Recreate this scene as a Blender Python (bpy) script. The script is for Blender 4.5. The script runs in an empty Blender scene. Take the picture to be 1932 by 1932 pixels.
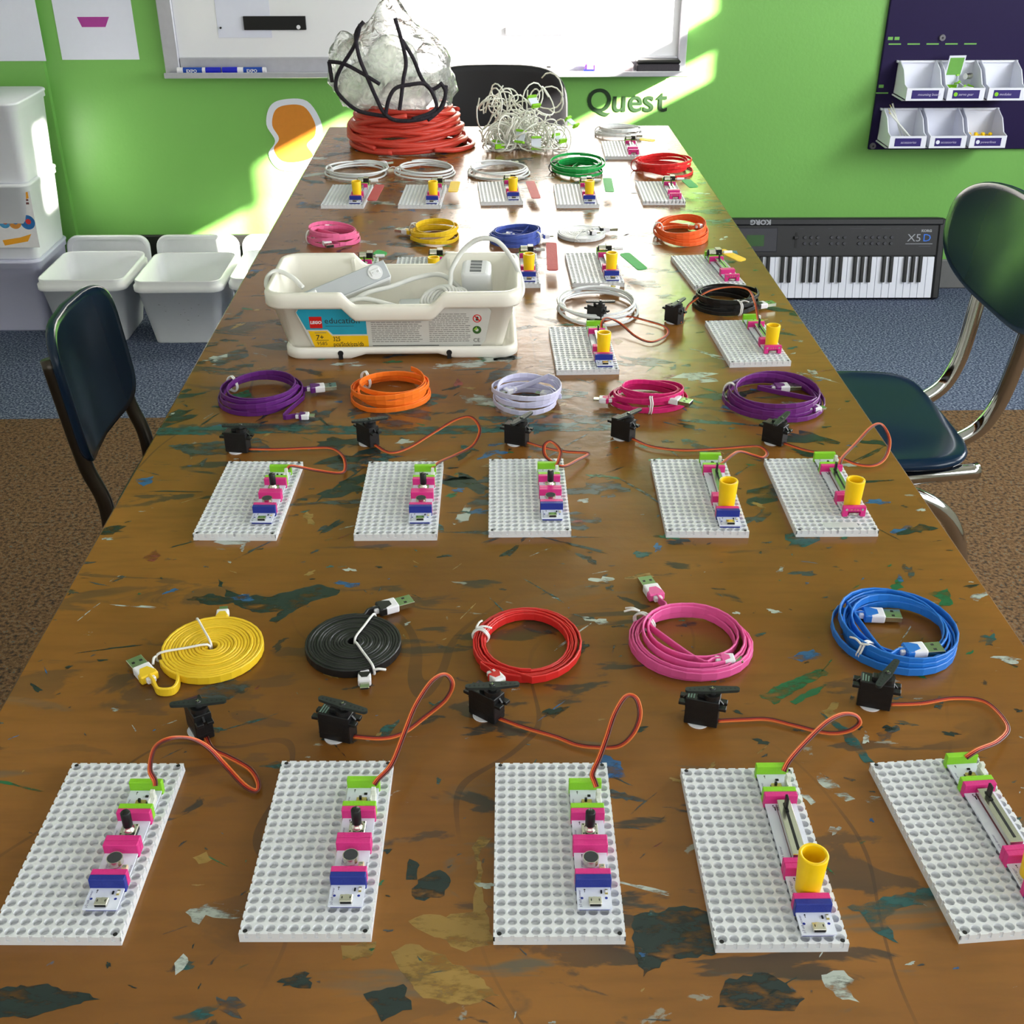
import bpy, bmesh, math, random
from mathutils import Vector, Matrix, noise

# ------------------------------------------------------------------ camera, world, sun, daylight fill
S = bpy.context.scene
COL = S.collection
cam_d = bpy.data.cameras.new('camera'); cam = bpy.data.objects.new('camera', cam_d); COL.objects.link(cam)
cam_d.sensor_fit = 'HORIZONTAL'; cam_d.sensor_width = 36.0; cam_d.lens = 36.0*2158/1932
cam_d.clip_start = 0.02; cam_d.clip_end = 60
cam.location = (0, 0, 1.276)
cam.rotation_euler = (math.radians(90-29.88), 0, math.radians(-1.243))
S.camera = cam
S.view_settings.view_transform = 'Standard'; S.view_settings.look = 'None'
S.view_settings.gamma = 1.0; S.view_settings.use_curve_mapping = False
S.view_settings.exposure = 1.3

W = bpy.data.worlds.new('sky'); S.world = W; W.use_nodes = True
wn = W.node_tree.nodes; wl = W.node_tree.links
bg = wn['Background']; sk = wn.new('ShaderNodeTexSky'); sk.sky_type = 'HOSEK_WILKIE'
sk.sun_direction = Vector((1, -0.6, 0.5)).normalized(); sk.turbidity = 3.0
wl.new(sk.outputs[0], bg.inputs['Color']); bg.inputs['Strength'].default_value = 0.6

def light(name, kind, loc, energy, color, direction, **kw):
    d = bpy.data.lights.new(name, kind); d.energy = energy; d.color = color
    for k, v in kw.items(): setattr(d, k, v)
    o = bpy.data.objects.new(name, d); COL.objects.link(o); o.location = loc
    o.rotation_euler = Vector(direction).to_track_quat('-Z', 'Y').to_euler()
    return o
light('sun', 'SUN', (6, -2, 5), 31.0, (1.0, 0.93, 0.80), (-1, 0.6, -0.5), angle=math.radians(0.6))
# added fill lamps inside the room, standing in for daylight from shaded windows
light('window_daylight', 'AREA', (2.50, 0.1, 1.55), 24.0, (0.93, 0.97, 1.0), (-1, 0.0, -0.12), shape='RECTANGLE', size=1.9, size_y=1.1)
light('window_daylight', 'AREA', (2.50, 2.2, 1.30), 20.0, (0.95, 0.98, 1.0), (-1, 0.0, -0.12), shape='RECTANGLE', size=1.5, size_y=0.6)
light('window_daylight', 'AREA', (-0.2, -1.40, 1.65), 7.0, (0.95, 0.98, 1.0), (0, 1, -0.1), shape='RECTANGLE', size=3.0, size_y=1.1)  # rear fill added for ambient; no source known on that side

# ------------------------------------------------------------------ helpers
PI = math.pi
def T(x=0, y=0, z=0): return Matrix.Translation((x, y, z))
def RX(a): return Matrix.Rotation(math.radians(a), 4, 'X')
def RY(a): return Matrix.Rotation(math.radians(a), 4, 'Y')
def RZ(a): return Matrix.Rotation(math.radians(a), 4, 'Z')

def lin(c):
    return tuple(((x/255)/12.92 if x/255 <= 0.04045 else ((x/255+0.055)/1.055)**2.4) for x in c)
MATS = {}
def mat(name, rgb, rough=0.5, metal=0.0, var=0.08, scale=60.0, bump=0.0, bscale=300.0, spec=0.5, trans=0.0, alpha=1.0, coat=0.0, sss=0.0, ior=1.45):
    if name in MATS: return MATS[name]
    m = bpy.data.materials.new(name); m.use_nodes = True
    n = m.node_tree.nodes; l = m.node_tree.links; b = n['Principled BSDF']
    tc = n.new('ShaderNodeTexCoord'); nz = n.new('ShaderNodeTexNoise')
    nz.inputs['Scale'].default_value = scale; nz.inputs['Detail'].default_value = 3
    l.new(tc.outputs['Object'], nz.inputs['Vector'])
    mx = n.new('ShaderNodeMix'); mx.data_type = 'RGBA'
    c = lin(rgb)
    mx.inputs['A'].default_value = tuple(max(0, x*(1-var)) for x in c)+(1,)
    mx.inputs['B'].default_value = tuple(min(1, x*(1+var)) for x in c)+(1,)
    l.new(nz.outputs['Fac'], mx.inputs['Factor']); l.new(mx.outputs['Result'], b.inputs['Base Color'])
    b.inputs['Roughness'].default_value = rough; b.inputs['Metallic'].default_value = metal
    b.inputs['Specular IOR Level'].default_value = spec; b.inputs['IOR'].default_value = ior
    b.inputs['Transmission Weight'].default_value = trans; b.inputs['Alpha'].default_value = alpha
    b.inputs['Coat Weight'].default_value = coat; b.inputs['Coat Roughness'].default_value = 0.08
    if sss:
        b.inputs['Subsurface Weight'].default_value = sss; b.inputs['Subsurface Radius'].default_value = (0.01, 0.01, 0.01)
    if bump:
        n2 = n.new('ShaderNodeTexNoise'); n2.inputs['Scale'].default_value = bscale; n2.inputs['Detail'].default_value = 4
        l.new(tc.outputs['Object'], n2.inputs['Vector'])
        bp = n.new('ShaderNodeBump'); bp.inputs['Strength'].default_value = bump; bp.inputs['Distance'].default_value = 0.002
        l.new(n2.outputs['Fac'], bp.inputs['Height']); l.new(bp.outputs['Normal'], b.inputs['Normal'])
    MATS[name] = m
    return m

class MB:
    """collects geometry (in units of `sc` metres) and builds one mesh"""
    def __init__(self, sc=0.001): self.v = []; self.f = []; self.m = []; self.s = []; self.mats = []; self.sc = sc
    def mi(self, m):
        if m not in self.mats: self.mats.append(m)
        return self.mats.index(m)
    def add(self, vs, fs, m, smooth=False, M=None):
        o = len(self.v)
        for p in vs:
            p = Vector(p)
            if M is not None: p = M @ p
            self.v.append(tuple(p*self.sc))
        k = self.mi(m)
        for f in fs:
            self.f.append([i+o for i in f]); self.m.append(k); self.s.append(smooth)
        return self
    def box(self, x0, x1, y0, y1, z0, z1, m, M=None):
        vs = [(x, y, z) for z in (z0, z1) for y in (y0, y1) for x in (x0, x1)]
        return self.add(vs, [(0, 2, 3, 1), (4, 5, 7, 6), (0, 1, 5, 4), (2, 6, 7, 3), (0, 4, 6, 2), (1, 3, 7, 5)], m, False, M)
    def rbox(self, x0, x1, y0, y1, z0, z1, m, r=0.5, seg=1, M=None, smooth=False):
        bm = bmesh.new(); bmesh.ops.create_cube(bm, size=1.0)
        for v in bm.verts:
            v.co = Vector(((x0+x1)/2+v.co.x*(x1-x0), (y0+y1)/2+v.co.y*(y1-y0), (z0+z1)/2+v.co.z*(z1-z0)))
        bmesh.ops.bevel(bm, geom=list(bm.edges), offset=r, segments=seg, affect='EDGES', profile=0.5)
        bm.verts.index_update()
        self.add([v.co.copy() for v in bm.verts], [[v.index for v in f.verts] for f in bm.faces], m, smooth, M); bm.free()
        return self
    def cyl(self, p0, p1, r0, r1, m, n=16, caps=True, smooth=True, M=None):
        p0 = Vector(p0); p1 = Vector(p1); d = (p1-p0).normalized()
        a = d.orthogonal().normalized(); b = d.cross(a); vs = []
        for p, r in ((p0, r0), (p1, r1)):
            for i in range(n):
                t = 2*PI*i/n; vs.append(p+a*(r*math.cos(t))+b*(r*math.sin(t)))
        self.add(vs, [(i, (i+1) % n, n+(i+1) % n, n+i) for i in range(n)], m, smooth, M)
        if caps:
            self.add(vs[:n], [list(range(n))[::-1]], m, False, M); self.add(vs[n:], [list(range(n))], m, False, M)
        return self
    def lathe(self, prof, m, n=24, M=None, smooth=True):
        vs = []; fs = []
        for r, z in prof:
            for i in range(n):
                t = 2*PI*i/n; vs.append((r*math.cos(t), r*math.sin(t), z))
        for k in range(len(prof)-1):
            for i in range(n): fs.append((k*n+i, k*n+(i+1) % n, (k+1)*n+(i+1) % n, (k+1)*n+i))
        return self.add(vs, fs, m, smooth, M)
    def sweep(self, path, sect, m, up=None, closed=False, smooth=True, M=None, twist=None):
        """sweep a closed 2D section [(side, up)] along path; section 'up' stays close to `up` when given"""
        P = [Vector(p) for p in path]; n = len(P); k = len(sect); vs = []
        prev = None
        for i, p in enumerate(P):
            if closed: t = P[(i+1) % n]-P[i-1]
            else: t = P[min(i+1, n-1)]-P[max(i-1, 0)]
            if t.length < 1e-9: t = Vector((1, 0, 0))
            t.normalize()
            if up is not None:
                s = t.cross(Vector(up))
                if s.length < 0.15: s = prev if prev is not None else t.orthogonal()
            else:
                s = (prev - t*prev.dot(t)) if prev is not None else t.orthogonal()
            s = s.normalized(); prev = s; u = s.cross(t)
            if twist is not None:
                a = twist[i]; s, u = s*math.cos(a)+u*math.sin(a), u*math.cos(a)-s*math.sin(a)
            for a, b in sect: vs.append(p+s*a+u*b)
        fs = []
        for i in range(n if closed else n-1):
            j = (i+1) % n
            for q in range(k): fs.append((i*k+q, i*k+(q+1) % k, j*k+(q+1) % k, j*k+q))
        if not closed: fs += [list(range(k))[::-1], [(n-1)*k+q for q in range(k)]]
        return self.add(vs, fs, m, smooth, M)
    def tube(self, path, r, m, n=8, closed=False, M=None):
        return self.sweep(path, [(r*math.cos(2*PI*i/n), r*math.sin(2*PI*i/n)) for i in range(n)], m, None, closed, True, M)
    def prism(self, poly, z0, z1, m, M=None):
        n = len(poly); vs = [(x, y, z0) for x, y in poly]+[(x, y, z1) for x, y in poly]
        fs = [list(range(n))[::-1], [n+i for i in range(n)]]+[(i, (i+1) % n, n+(i+1) % n, n+i) for i in range(n)]
        return self.add(vs, fs, m, False, M)
    def loft(self, loops, m, smooth=True, cap0=False, cap1=False, M=None):
        n = len(loops[0]); vs = [p for L in loops for p in L]; fs = []
        for k in range(len(loops)-1):
            for i in range(n): fs.append((k*n+i, k*n+(i+1) % n, (k+1)*n+(i+1) % n, (k+1)*n+i))
        if cap0: fs.append(list(range(n))[::-1])
        if cap1: fs.append([(len(loops)-1)*n+i for i in range(n)])
        return self.add(vs, fs, m, smooth, M)
    def text(self, s, size, m, M=None, align='LEFT', extrude=0.0, shear=0.0, bold=0.0, res=2):
        c = bpy.data.curves.new('t', 'FONT'); c.body = s; c.size = size; c.align_x = align; c.extrude = extrude
        c.shear = shear; c.resolution_u = res; c.offset = bold; c.fill_mode = 'FRONT' if extrude == 0 else 'BOTH'
        o = bpy.data.objects.new('t', c); COL.objects.link(o)
        me = bpy.data.meshes.new_from_object(o.evaluated_get(bpy.context.evaluated_depsgraph_get()))
        self.add([v.co.copy() for v in me.vertices], [list(p.vertices) for p in me.polygons], m, False, M)
        bpy.data.objects.remove(o); bpy.data.curves.remove(c); bpy.data.meshes.remove(me)
        return self
    def ico(self, c, r, m, sub=2, fn=None, M=None):
        bm = bmesh.new(); bmesh.ops.create_icosphere(bm, subdivisions=sub, radius=1.0); bm.verts.index_update()
        vs = []
        for v in bm.verts:
            p = Vector((v.co.x*r[0], v.co.y*r[1], v.co.z*r[2]))
            if fn: p = fn(p, v.co)
            vs.append(p+Vector(c))
        self.add(vs, [[v.index for v in f.verts] for f in bm.faces], m, True, M); bm.free()
        return self
    def mesh(self, name):
        me = bpy.data.meshes.new(name); me.from_pydata(self.v, [], self.f)
        for m in self.mats: me.materials.append(m)
        me.polygons.foreach_set('material_index', self.m); me.polygons.foreach_set('use_smooth', self.s)
        me.update(); return me

def obj(name, data, parent=None, loc=(0, 0, 0), rz=0.0, rot=None):
    if isinstance(data, MB): data = data.mesh(name)
    o = bpy.data.objects.new(name, data); COL.objects.link(o)
    o.location = loc; o.rotation_euler = rot if rot else (0, 0, rz)
    if parent is not None: o.parent = parent
    return o
def tag(o, label, cat, group=None):
    o['label'] = label; o['category'] = cat
    if group: o['group'] = group
    return o
def thing(name, label, cat, loc=(0, 0, 0), rz=0.0, group=None, rot=None):
    o = obj(name, None, None, loc, rz, rot); o.empty_display_size = 0.02
    return tag(o, label, cat, group)
def struct(name, data, parent=None, loc=(0, 0, 0)):
    o = obj(name, data, parent, loc)
    if parent is None: o['kind'] = 'structure'
    return o
def catmull(pts, sub=6, closed=False):
    P = [Vector(p) for p in pts]; out = []; n = len(P)
    for i in range(n if closed else n-1):
        if closed: a, b, c, d = P[i-1], P[i], P[(i+1) % n], P[(i+2) % n]
        else: a, b, c, d = P[max(i-1, 0)], P[i], P[i+1], P[min(i+2, n-1)]
        for k in range(sub):
            t = k/sub
            out.append(0.5*((2*b)+(c-a)*t+(2*a-5*b+4*c-d)*t*t+(3*b-a-3*c+d)*t**3))
    if not closed: out.append(P[-1])
    return out
def rrect(w, d, r, nc=5, side=0):
    """rounded rectangle loop, counter-clockwise, with `side` extra points along each long side"""
    out = []
    for (cx, cy, a0) in ((w/2-r, d/2-r, 0), (-w/2+r, d/2-r, 90), (-w/2+r, -d/2+r, 180), (w/2-r, -d/2+r, 270)):
        for i in range(nc+1):
            t = math.radians(a0+90*i/nc); out.append((cx+r*math.cos(t), cy+r*math.sin(t)))
        if side and a0 in (0, 180):
            s = -1 if a0 == 0 else 1
            for i in range(1, side+1): out.append((-s*(w/2-r)+s*(w-2*r)*i/(side+1), cy+(r if a0 == 0 else -r)))
    return out

# ------------------------------------------------------------------ materials of the room
def carpet_mat():
    m = bpy.data.materials.new('carpet'); m.use_nodes = True; n = m.node_tree.nodes; l = m.node_tree.links; b = n['Principled BSDF']
    tc = n.new('ShaderNodeTexCoord')
    def nz(s, d=4):
        x = n.new('ShaderNodeTexNoise'); x.inputs['Scale'].default_value = s; x.inputs['Detail'].default_value = d
        l.new(tc.outputs['Object'], x.inputs['Vector']); return x
    def ramp(src, stops):
        r = n.new('ShaderNodeValToRGB'); l.new(src, r.inputs['Fac']); e = r.color_ramp.elements
        e[0].position, e[0].color = stops[0][0], lin(stops[0][1])+(1,); e[1].position, e[1].color = stops[-1][0], lin(stops[-1][1])+(1,)
        for p, c in stops[1:-1]: x = e.new(p); x.color = lin(c)+(1,)
        return r
    a = nz(170, 3)
    blue = ramp(a.outputs['Fac'], [(0.34, (44, 53, 74)), (0.5, (82, 92, 116)), (0.66, (138, 146, 164))])
    c = nz(120, 3)
    brown = ramp(c.outputs['Fac'], [(0.32, (52, 48, 44)), (0.5, (104, 78, 54)), (0.60, (122, 96, 70)), (0.70, (80, 88, 84))])
    sx = n.new('ShaderNodeSeparateXYZ'); l.new(tc.outputs['Object'], sx.inputs[0])
    ma = n.new('ShaderNodeMath'); ma.operation = 'GREATER_THAN'; ma.inputs[1].default_value = 2.735; l.new(sx.outputs['Y'], ma.inputs[0])
    mx = n.new('ShaderNodeMix'); mx.data_type = 'RGBA'
    l.new(ma.outputs[0], mx.inputs['Factor']); l.new(brown.outputs['Color'], mx.inputs['A']); l.new(blue.outputs['Color'], mx.inputs['B'])
    l.new(mx.outputs['Result'], b.inputs['Base Color']); b.inputs['Roughness'].default_value = 0.95; b.inputs['Specular IOR Level'].default_value = 0.1
    bp = n.new('ShaderNodeBump'); bp.inputs['Strength'].default_value = 0.8; bp.inputs['Distance'].default_value = 0.004
    l.new(nz(260, 2).outputs['Fac'], bp.inputs['Height']); l.new(bp.outputs['Normal'], b.inputs['Normal'])
    return m
M_GREEN = mat('green_wall_paint', (122, 182, 92), 0.38, var=0.05, scale=3.0, bump=0.25, bscale=90.0)
M_WHITEWALL = mat('cream_wall_paint', (222, 220, 210), 0.6, var=0.03, scale=4.0)
M_CEIL = mat('ceiling_tile', (225, 225, 220), 0.9, var=0.05, scale=60)
M_BASE = mat('black_rubber_base', (26, 25, 26), 0.45, var=0.1)
M_SHADE = mat('roller_shade_fabric', (205, 205, 200), 0.8, var=0.04)
M_FRAME = mat('grey_window_frame', (120, 122, 125), 0.4, metal=0.6)

# room shell: floor, ceiling, back wall, side walls and rear wall
WY = 3.72
struct('floor', MB(1).box(-2.7, 2.7, -1.6, 3.9, -0.05, 0.0, carpet_mat()))
struct('ceiling', MB(1).box(-2.7, 2.7, -1.6, 3.9, 3.2, 3.25, M_CEIL))
wb = MB(1); wb.box(-2.7, 2.7, WY, WY+0.15, 0, 3.2, M_GREEN)
struct('wall_back', wb)
struct('trim_1', MB(1).box(-1.62, -1.335, WY-0.022, WY, 0, 3.2, M_GREEN))          # shallow pilaster at the left
struct('baseboard_back', MB(1).rbox(-1.325, 0.40, WY-0.016, WY, 0, 0.20, M_BASE, r=0.004))
struct('baseboard_right', MB(1).rbox(0.402, 2.6, WY-0.012, WY, 0, 0.10, mat('grey_rubber_base', (112, 112, 112), 0.6), r=0.004))
struct('wall_left', MB(1).box(-2.75, -2.6, -1.6, 3.9, 0, 3.2, M_WHITEWALL))
# unseen right-hand wall; its openings are cut and trimmed to shape the sun patches
X0, X1 = 2.6, 2.75
wr = MB(1)
holes = [(1.05, 1.25, 2.30, 2.55), (1.40, 1.71, 1.80, 1.98), (1.71, 1.92, 1.80, 2.10), (1.96, 2.59, 1.61, 1.72), (1.96, 2.59, 1.80, 2.95)]
ys = [-1.6, 1.05, 1.25, 1.40, 1.71, 1.92, 1.96, 2.59, 3.9]; zs = [0, 1.61, 1.72, 1.80, 1.92, 1.98, 2.10, 2.30, 2.55, 2.95, 3.2]
for i in range(len(ys)-1):
    for j in range(len(zs)-1):
        cy, cz = (ys[i]+ys[i+1])/2, (zs[j]+zs[j+1])/2
        if not any(h[0] < cy < h[1] and h[2] < cz < h[3] for h in holes):
            wr.box(X0, X1 if i in (0, 7) or j in (0, 9) else X0+0.03, ys[i], ys[i+1], zs[j], zs[j+1], M_WHITEWALL)
struct('wall_right', wr)
for k, (y0, y1, za, zb) in enumerate(holes):
    f = MB(1)
    for a in ((y0, y0+0.008, za, zb), (y1-0.008, y1, za, zb), (y0, y1, za, za+0.008), (y0, y1, zb-0.008, zb)):
        f.box(X0-0.012, X0, *a, M_FRAME)
    w = struct('window_%d' % (k+1), f)
struct('window_6', MB(1).box(X0-0.02, X0-0.001, -0.90, 0.74, 0.98, 2.12, M_SHADE).box(X0-0.05, X0-0.02, -0.95, 0.76, 2.12, 2.18, M_FRAME))  # unseen shades, added on the wall to go with the right-hand fill lamps
struct('window_7', MB(1).box(X0-0.02, X0-0.001, 1.42, 2.98, 0.98, 1.60, M_SHADE))
wrr = MB(1).box(-2.7, 2.7, -1.65, -1.5, 0, 3.2, M_WHITEWALL)
struct('wall_rear', wrr)
struct('window_8', MB(1).box(-1.8, 1.4, -1.5, -1.48, 1.05, 2.25, M_SHADE).box(-1.85, 1.45, -1.5, -1.46, 2.25, 2.31, M_FRAME))  # unseen shade added behind the camera to match the rear fill

# ------------------------------------------------------------------ the work table
ZT = 0.75
def table_mat():
    m = bpy.data.materials.new('varnished_tabletop'); m.use_nodes = True; n = m.node_tree.nodes; l = m.node_tree.links; b = n['Principled BSDF']
    tc = n.new('ShaderNodeTexCoord')
    def nz(s, d=4, st=None, dist=0.0, rough=0.55):
        x = n.new('ShaderNodeTexNoise'); x.inputs['Scale'].default_value = s; x.inputs['Detail'].default_value = d
        x.inputs['Distortion'].default_value = dist; x.inputs['Roughness'].default_value = rough
        if st:
            mp = n.new('ShaderNodeMapping'); mp.inputs['Scale'].default_value = st; mp.inputs['Rotation'].default_value = (0, 0, st[2]*0.17)
            l.new(tc.outputs['Object'], mp.inputs['Vector']); l.new(mp.outputs['Vector'], x.inputs['Vector'])
        else: l.new(tc.outputs['Object'], x.inputs['Vector'])
        return x.outputs['Fac']
    def ramp(src, p0, c0, p1, c1):
        r = n.new('ShaderNodeValToRGB'); l.new(src, r.inputs['Fac']); e = r.color_ramp.elements
        e[0].position, e[0].color = p0, c0; e[1].position, e[1].color = p1, c1; return r.outputs['Color']
    def mix(f, a, bcol):
        x = n.new('ShaderNodeMix'); x.data_type = 'RGBA'; l.new(f, x.inputs['Factor'])
        if isinstance(a, tuple): x.inputs['A'].default_value = a
        else: l.new(a, x.inputs['A'])
        if isinstance(bcol, tuple): x.inputs['B'].default_value = bcol
        else: l.new(bcol, x.inputs['B'])
        return x.outputs['Result']
    def mask(src, p0, p1, top=1.0): return ramp(src, p0, (0, 0, 0, 1), p1, (top, top, top, 1))
    def mul(a, bb):
        x = n.new('ShaderNodeMath'); x.operation = 'MULTIPLY'; l.new(a, x.inputs[0]); l.new(bb, x.inputs[1]); return x.outputs[0]
    base = ramp(nz(3.2, 5), 0.33, lin((116, 74, 30))+(1,), 0.68, lin((148, 99, 44))+(1,))
    base = mix(mask(nz(60, 5, (0.25, 1.6, 1)), 0.45, 0.75, 0.25), base, lin((80, 54, 28))+(1,))
    big = mask(nz(2.3, 3), 0.44, 0.62)
    # grime and worn paint: dark slate flakes, teal and grey wipes, thin scratches
    base = mix(mul(mask(nz(17, 6, (0.55, 1.5, 1), 0.6), 0.585, 0.615, 0.85), big), base, lin((46, 50, 48))+(1,))
    base = mix(mul(mask(nz(9, 7, (0.45, 1.6, -1), 1.2), 0.61, 0.66, 0.6), mask(nz(1.7, 2), 0.47, 0.6)), base, lin((58, 88, 86))+(1,))
    base = mix(mask(nz(30, 6, (0.7, 1.2, 2), 0.8), 0.685, 0.705, 0.8), base, lin((38, 44, 44))+(1,))
    base = mix(mask(nz(26, 6, (0.7, 1.3, -2), 1.0), 0.70, 0.72, 0.7), base, lin((148, 152, 142))+(1,))
    base = mix(mask(nz(14, 5, (1.0, 1.0, 1), 0.5), 0.735, 0.745, 0.7), base, lin((50, 100, 130))+(1,))
    w = n.new('ShaderNodeMath'); w.operation = 'COMPARE'; w.inputs[1].default_value = 0.5; w.inputs[2].default_value = 0.0022
    l.new(nz(2.6, 2, (1.3, 0.8, 3)), w.inputs[0])
    base = mix(mul(w.outputs[0], mask(nz(5, 2), 0.45, 0.6, 0.5)), base, lin((62, 48, 38))+(1,))
    l.new(base, b.inputs['Base Color'])
    rr = n.new('ShaderNodeMapRange'); l.new(nz(8, 4), rr.inputs['Value']); rr.inputs['To Min'].default_value = 0.16; rr.inputs['To Max'].default_value = 0.30
    l.new(rr.outputs['Result'], b.inputs['Roughness'])
    b.inputs['Specular IOR Level'].default_value = 0.38
    bp = n.new('ShaderNodeBump'); bp.inputs['Strength'].default_value = 0.14; bp.inputs['Distance'].default_value = 0.003
    l.new(nz(38, 4), bp.inputs['Height']); l.new(bp.outputs['Normal'], b.inputs['Normal'])
    return m
tb = thing('work_table', 'long brown varnished work table covered in old paint marks', 'table', (0.0295, 1.42, 0))
def inv(p): return (p[0]-0.0295, p[1]-1.42, p[2])
top = obj('tabletop', MB(1).rbox(-0.381, 0.381, -1.20, 1.228, ZT-0.03, ZT, table_mat(), r=0.003), tb)
M_APRON = mat('dark_table_frame', (46, 42, 40), 0.5)
obj('apron', MB(1).box(-0.31, 0.31, -1.12, -1.10, ZT-0.1, ZT-0.03, M_APRON).box(-0.31, 0.31, 1.13, 1.15, ZT-0.1, ZT-0.03, M_APRON)
    .box(-0.31, -0.29, -1.10, 1.13, ZT-0.1, ZT-0.03, M_APRON).box(0.29, 0.31, -1.10, 1.13, ZT-0.1, ZT-0.03, M_APRON), tb)
legm = MB(1).rbox(-0.02, 0.02, -0.02, 0.02, 0, ZT-0.1, M_APRON, r=0.003).mesh('leg')
for sx in (-0.29, 0.29):
    for sy in (-1.08, 1.11): obj('leg', legm, tb, (sx, sy, 0))

def stain_mat(name, rgb, lo, hi):
    m = bpy.data.materials.new(name); m.use_nodes = True; n = m.node_tree.nodes; l = m.node_tree.links; b = n['Principled BSDF']
    tc = n.new('ShaderNodeTexCoord'); mp = n.new('ShaderNodeMapping'); mp.inputs['Scale'].default_value = (0.6, 1.5, 1); mp.inputs['Rotation'].default_value = (0, 0, 0.5)
    l.new(tc.outputs['Object'], mp.inputs['Vector'])
    z = n.new('ShaderNodeTexNoise'); z.inputs['Scale'].default_value = 75; z.inputs['Detail'].default_value = 7; z.inputs['Roughness'].default_value = 0.65
    l.new(mp.outputs['Vector'], z.inputs['Vector'])
    r = n.new('ShaderNodeValToRGB'); l.new(z.outputs['Fac'], r.inputs['Fac']); e = r.color_ramp.elements
    e[0].position = lo; e[0].color = (0, 0, 0, 1); e[1].position = hi; e[1].color = (1, 1, 1, 1)
    l.new(r.outputs['Color'], b.inputs['Alpha'])
    z2 = n.new('ShaderNodeTexNoise'); z2.inputs['Scale'].default_value = 30; z2.inputs['Detail'].default_value = 3; l.new(tc.outputs['Object'], z2.inputs['Vector'])
    mx = n.new('ShaderNodeMix'); mx.data_type = 'RGBA'; c = lin(rgb)
    mx.inputs['A'].default_value = tuple(x*0.65 for x in c)+(1,); mx.inputs['B'].default_value = tuple(min(1, x*1.3) for x in c)+(1,)
    l.new(z2.outputs['Fac'], mx.inputs['Factor']); l.new(mx.outputs['Result'], b.inputs['Base Color'])
    b.inputs['Roughness'].default_value = 0.3
    return m
STAINS = {'dark_green': ((30, 44, 42), 0.33, 0.52), 'slate': ((62, 70, 72), 0.38, 0.56), 'teal': ((36, 84, 84), 0.36, 0.56), 'ochre': ((150, 118, 58), 0.28, 0.52),
          'white': ((176, 184, 176), 0.41, 0.55), 'blue': ((44, 92, 140), 0.38, 0.54), 'green': ((28, 98, 60), 0.36, 0.52), 'red': ((128, 58, 48), 0.42, 0.58)}
MANUAL = {'dark_green': [[(-221, 794), (-205, 784), (-181, 781), (-161, 791), (-144, 798), (-124, 789), (-127, 782), (-145, 773), (-156, 762), (-170, 742), (-176, 746), (-169, 760), (-185, 757), (-199, 763), (-209, 773), (-226, 769), (-249, 779), (-229, 786), (-217, 780)],
                         [(-229, 808), (-223, 803), (-222, 795), (-227, 797)], [(-45, 480), (-33, 487), (-26, 481), (-29, 467), (-41, 464), (-49, 468)], [(-51, 496), (-46, 494), (-46, 480), (-52, 480)],
                         [(79, 450), (109, 457), (124, 452), (122, 423), (95, 420), (80, 409), (77, 428)], [(124, 406), (148, 411), (164, 394), (157, 387), (116, 390)],
                         [(-300, 405), (-240, 412), (-210, 402), (-240, 392), (-300, 390)], [(-70, 402), (-50, 408), (-44, 392), (-60, 385)]],
          'ochre': [[(-58, 429), (-47, 434), (-31, 427), (-10, 412), (3, 399), (-18, 394), (-38, 398), (-52, 417)], [(-49, 449), (-41, 454), (-28, 452), (-13, 455), (-10, 487), (-14, 504), (-9, 513), (-1, 512), (-9, 500), (-6, 463), (-1, 433), (-16, 428), (-31, 437), (-43, 443)],
                    [(-86, 433), (-66, 436), (-70, 424), (-84, 424)], [(-182, 500), (-175, 505), (-170, 499), (-177, 494)]],
          'teal': [[(203, 454), (234, 462), (258, 468), (254, 457), (234, 453), (222, 445), (225, 428), (213, 437), (211, 447)], [(-361, 1101), (-239, 1109), (-92, 1098), (43, 1103), (146, 1107), (143, 1085), (42, 1084), (-91, 1078), (-224, 1086), (-345, 1083)], [(231, 626), (247, 608), (256, 566), (250, 568), (241, 600)]],
          'green': [[(192, 646), (214, 660), (245, 676), (249, 670), (219, 649), (201, 635)], [(212, 638), (232, 652), (247, 658), (234, 646), (216, 635)], [(358, 773), (378, 781), (374, 758), (359, 751), (366, 764)], [(-293, 1186), (-272, 1200), (-261, 1171), (-282, 1157)]],
          'white': [[(176, 408), (189, 411), (193, 405), (189, 400), (192, 391), (184, 393), (177, 401)], [(-177, 458), (-165, 466), (-151, 461), (-141, 457), (-149, 453), (-165, 456), (-168, 450)], [(81, 428), (84, 429), (84, 414), (80, 415)], [(214, 566), (222, 560), (232, 540), (226, 538), (212, 556)],
                    [(196, 560), (200, 552), (206, 538), (203, 536), (197, 548)], [(-176, 424), (-172, 430), (-168, 424), (-173, 416)]],
          'blue': [[(75, 585), (85, 578), (87, 564), (73, 562), (63, 572)], [(-345, 986), (-328, 993), (-327, 978), (-333, 972)], [(223, 690), (245, 700), (252, 690), (232, 684)]],
          'slate': [[(-220, 656), (-195, 674), (-174, 667), (-190, 649)], [(-340, 1290), (-300, 1330), (-290, 1300), (-320, 1270)], [(-330, 1060), (-240, 1075), (-220, 1045), (-300, 1035)]],
          'red': [[(-300, 842), (-292, 856), (-285, 846), (-290, 836)]]}
rnd = random.Random(7)
def blob(cx, cy, a, b, ang, k):
    ph = [rnd.uniform(0, 6.28) for _ in range(4)]; out = []
    for i in range(k):
        t = 2*PI*i/k; r = 1+0.28*math.sin(2*t+ph[0])+0.24*math.sin(3*t+ph[1])+0.2*math.sin(5*t+ph[2])+0.15*math.sin(7*t+ph[3])
        x, y = a*r*math.cos(t), b*r*math.sin(t); c, s = math.cos(ang), math.sin(ang)
        out.append((min(407, max(-348, cx+x*c-y*s)), cy+x*s+y*c))
    return out
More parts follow.
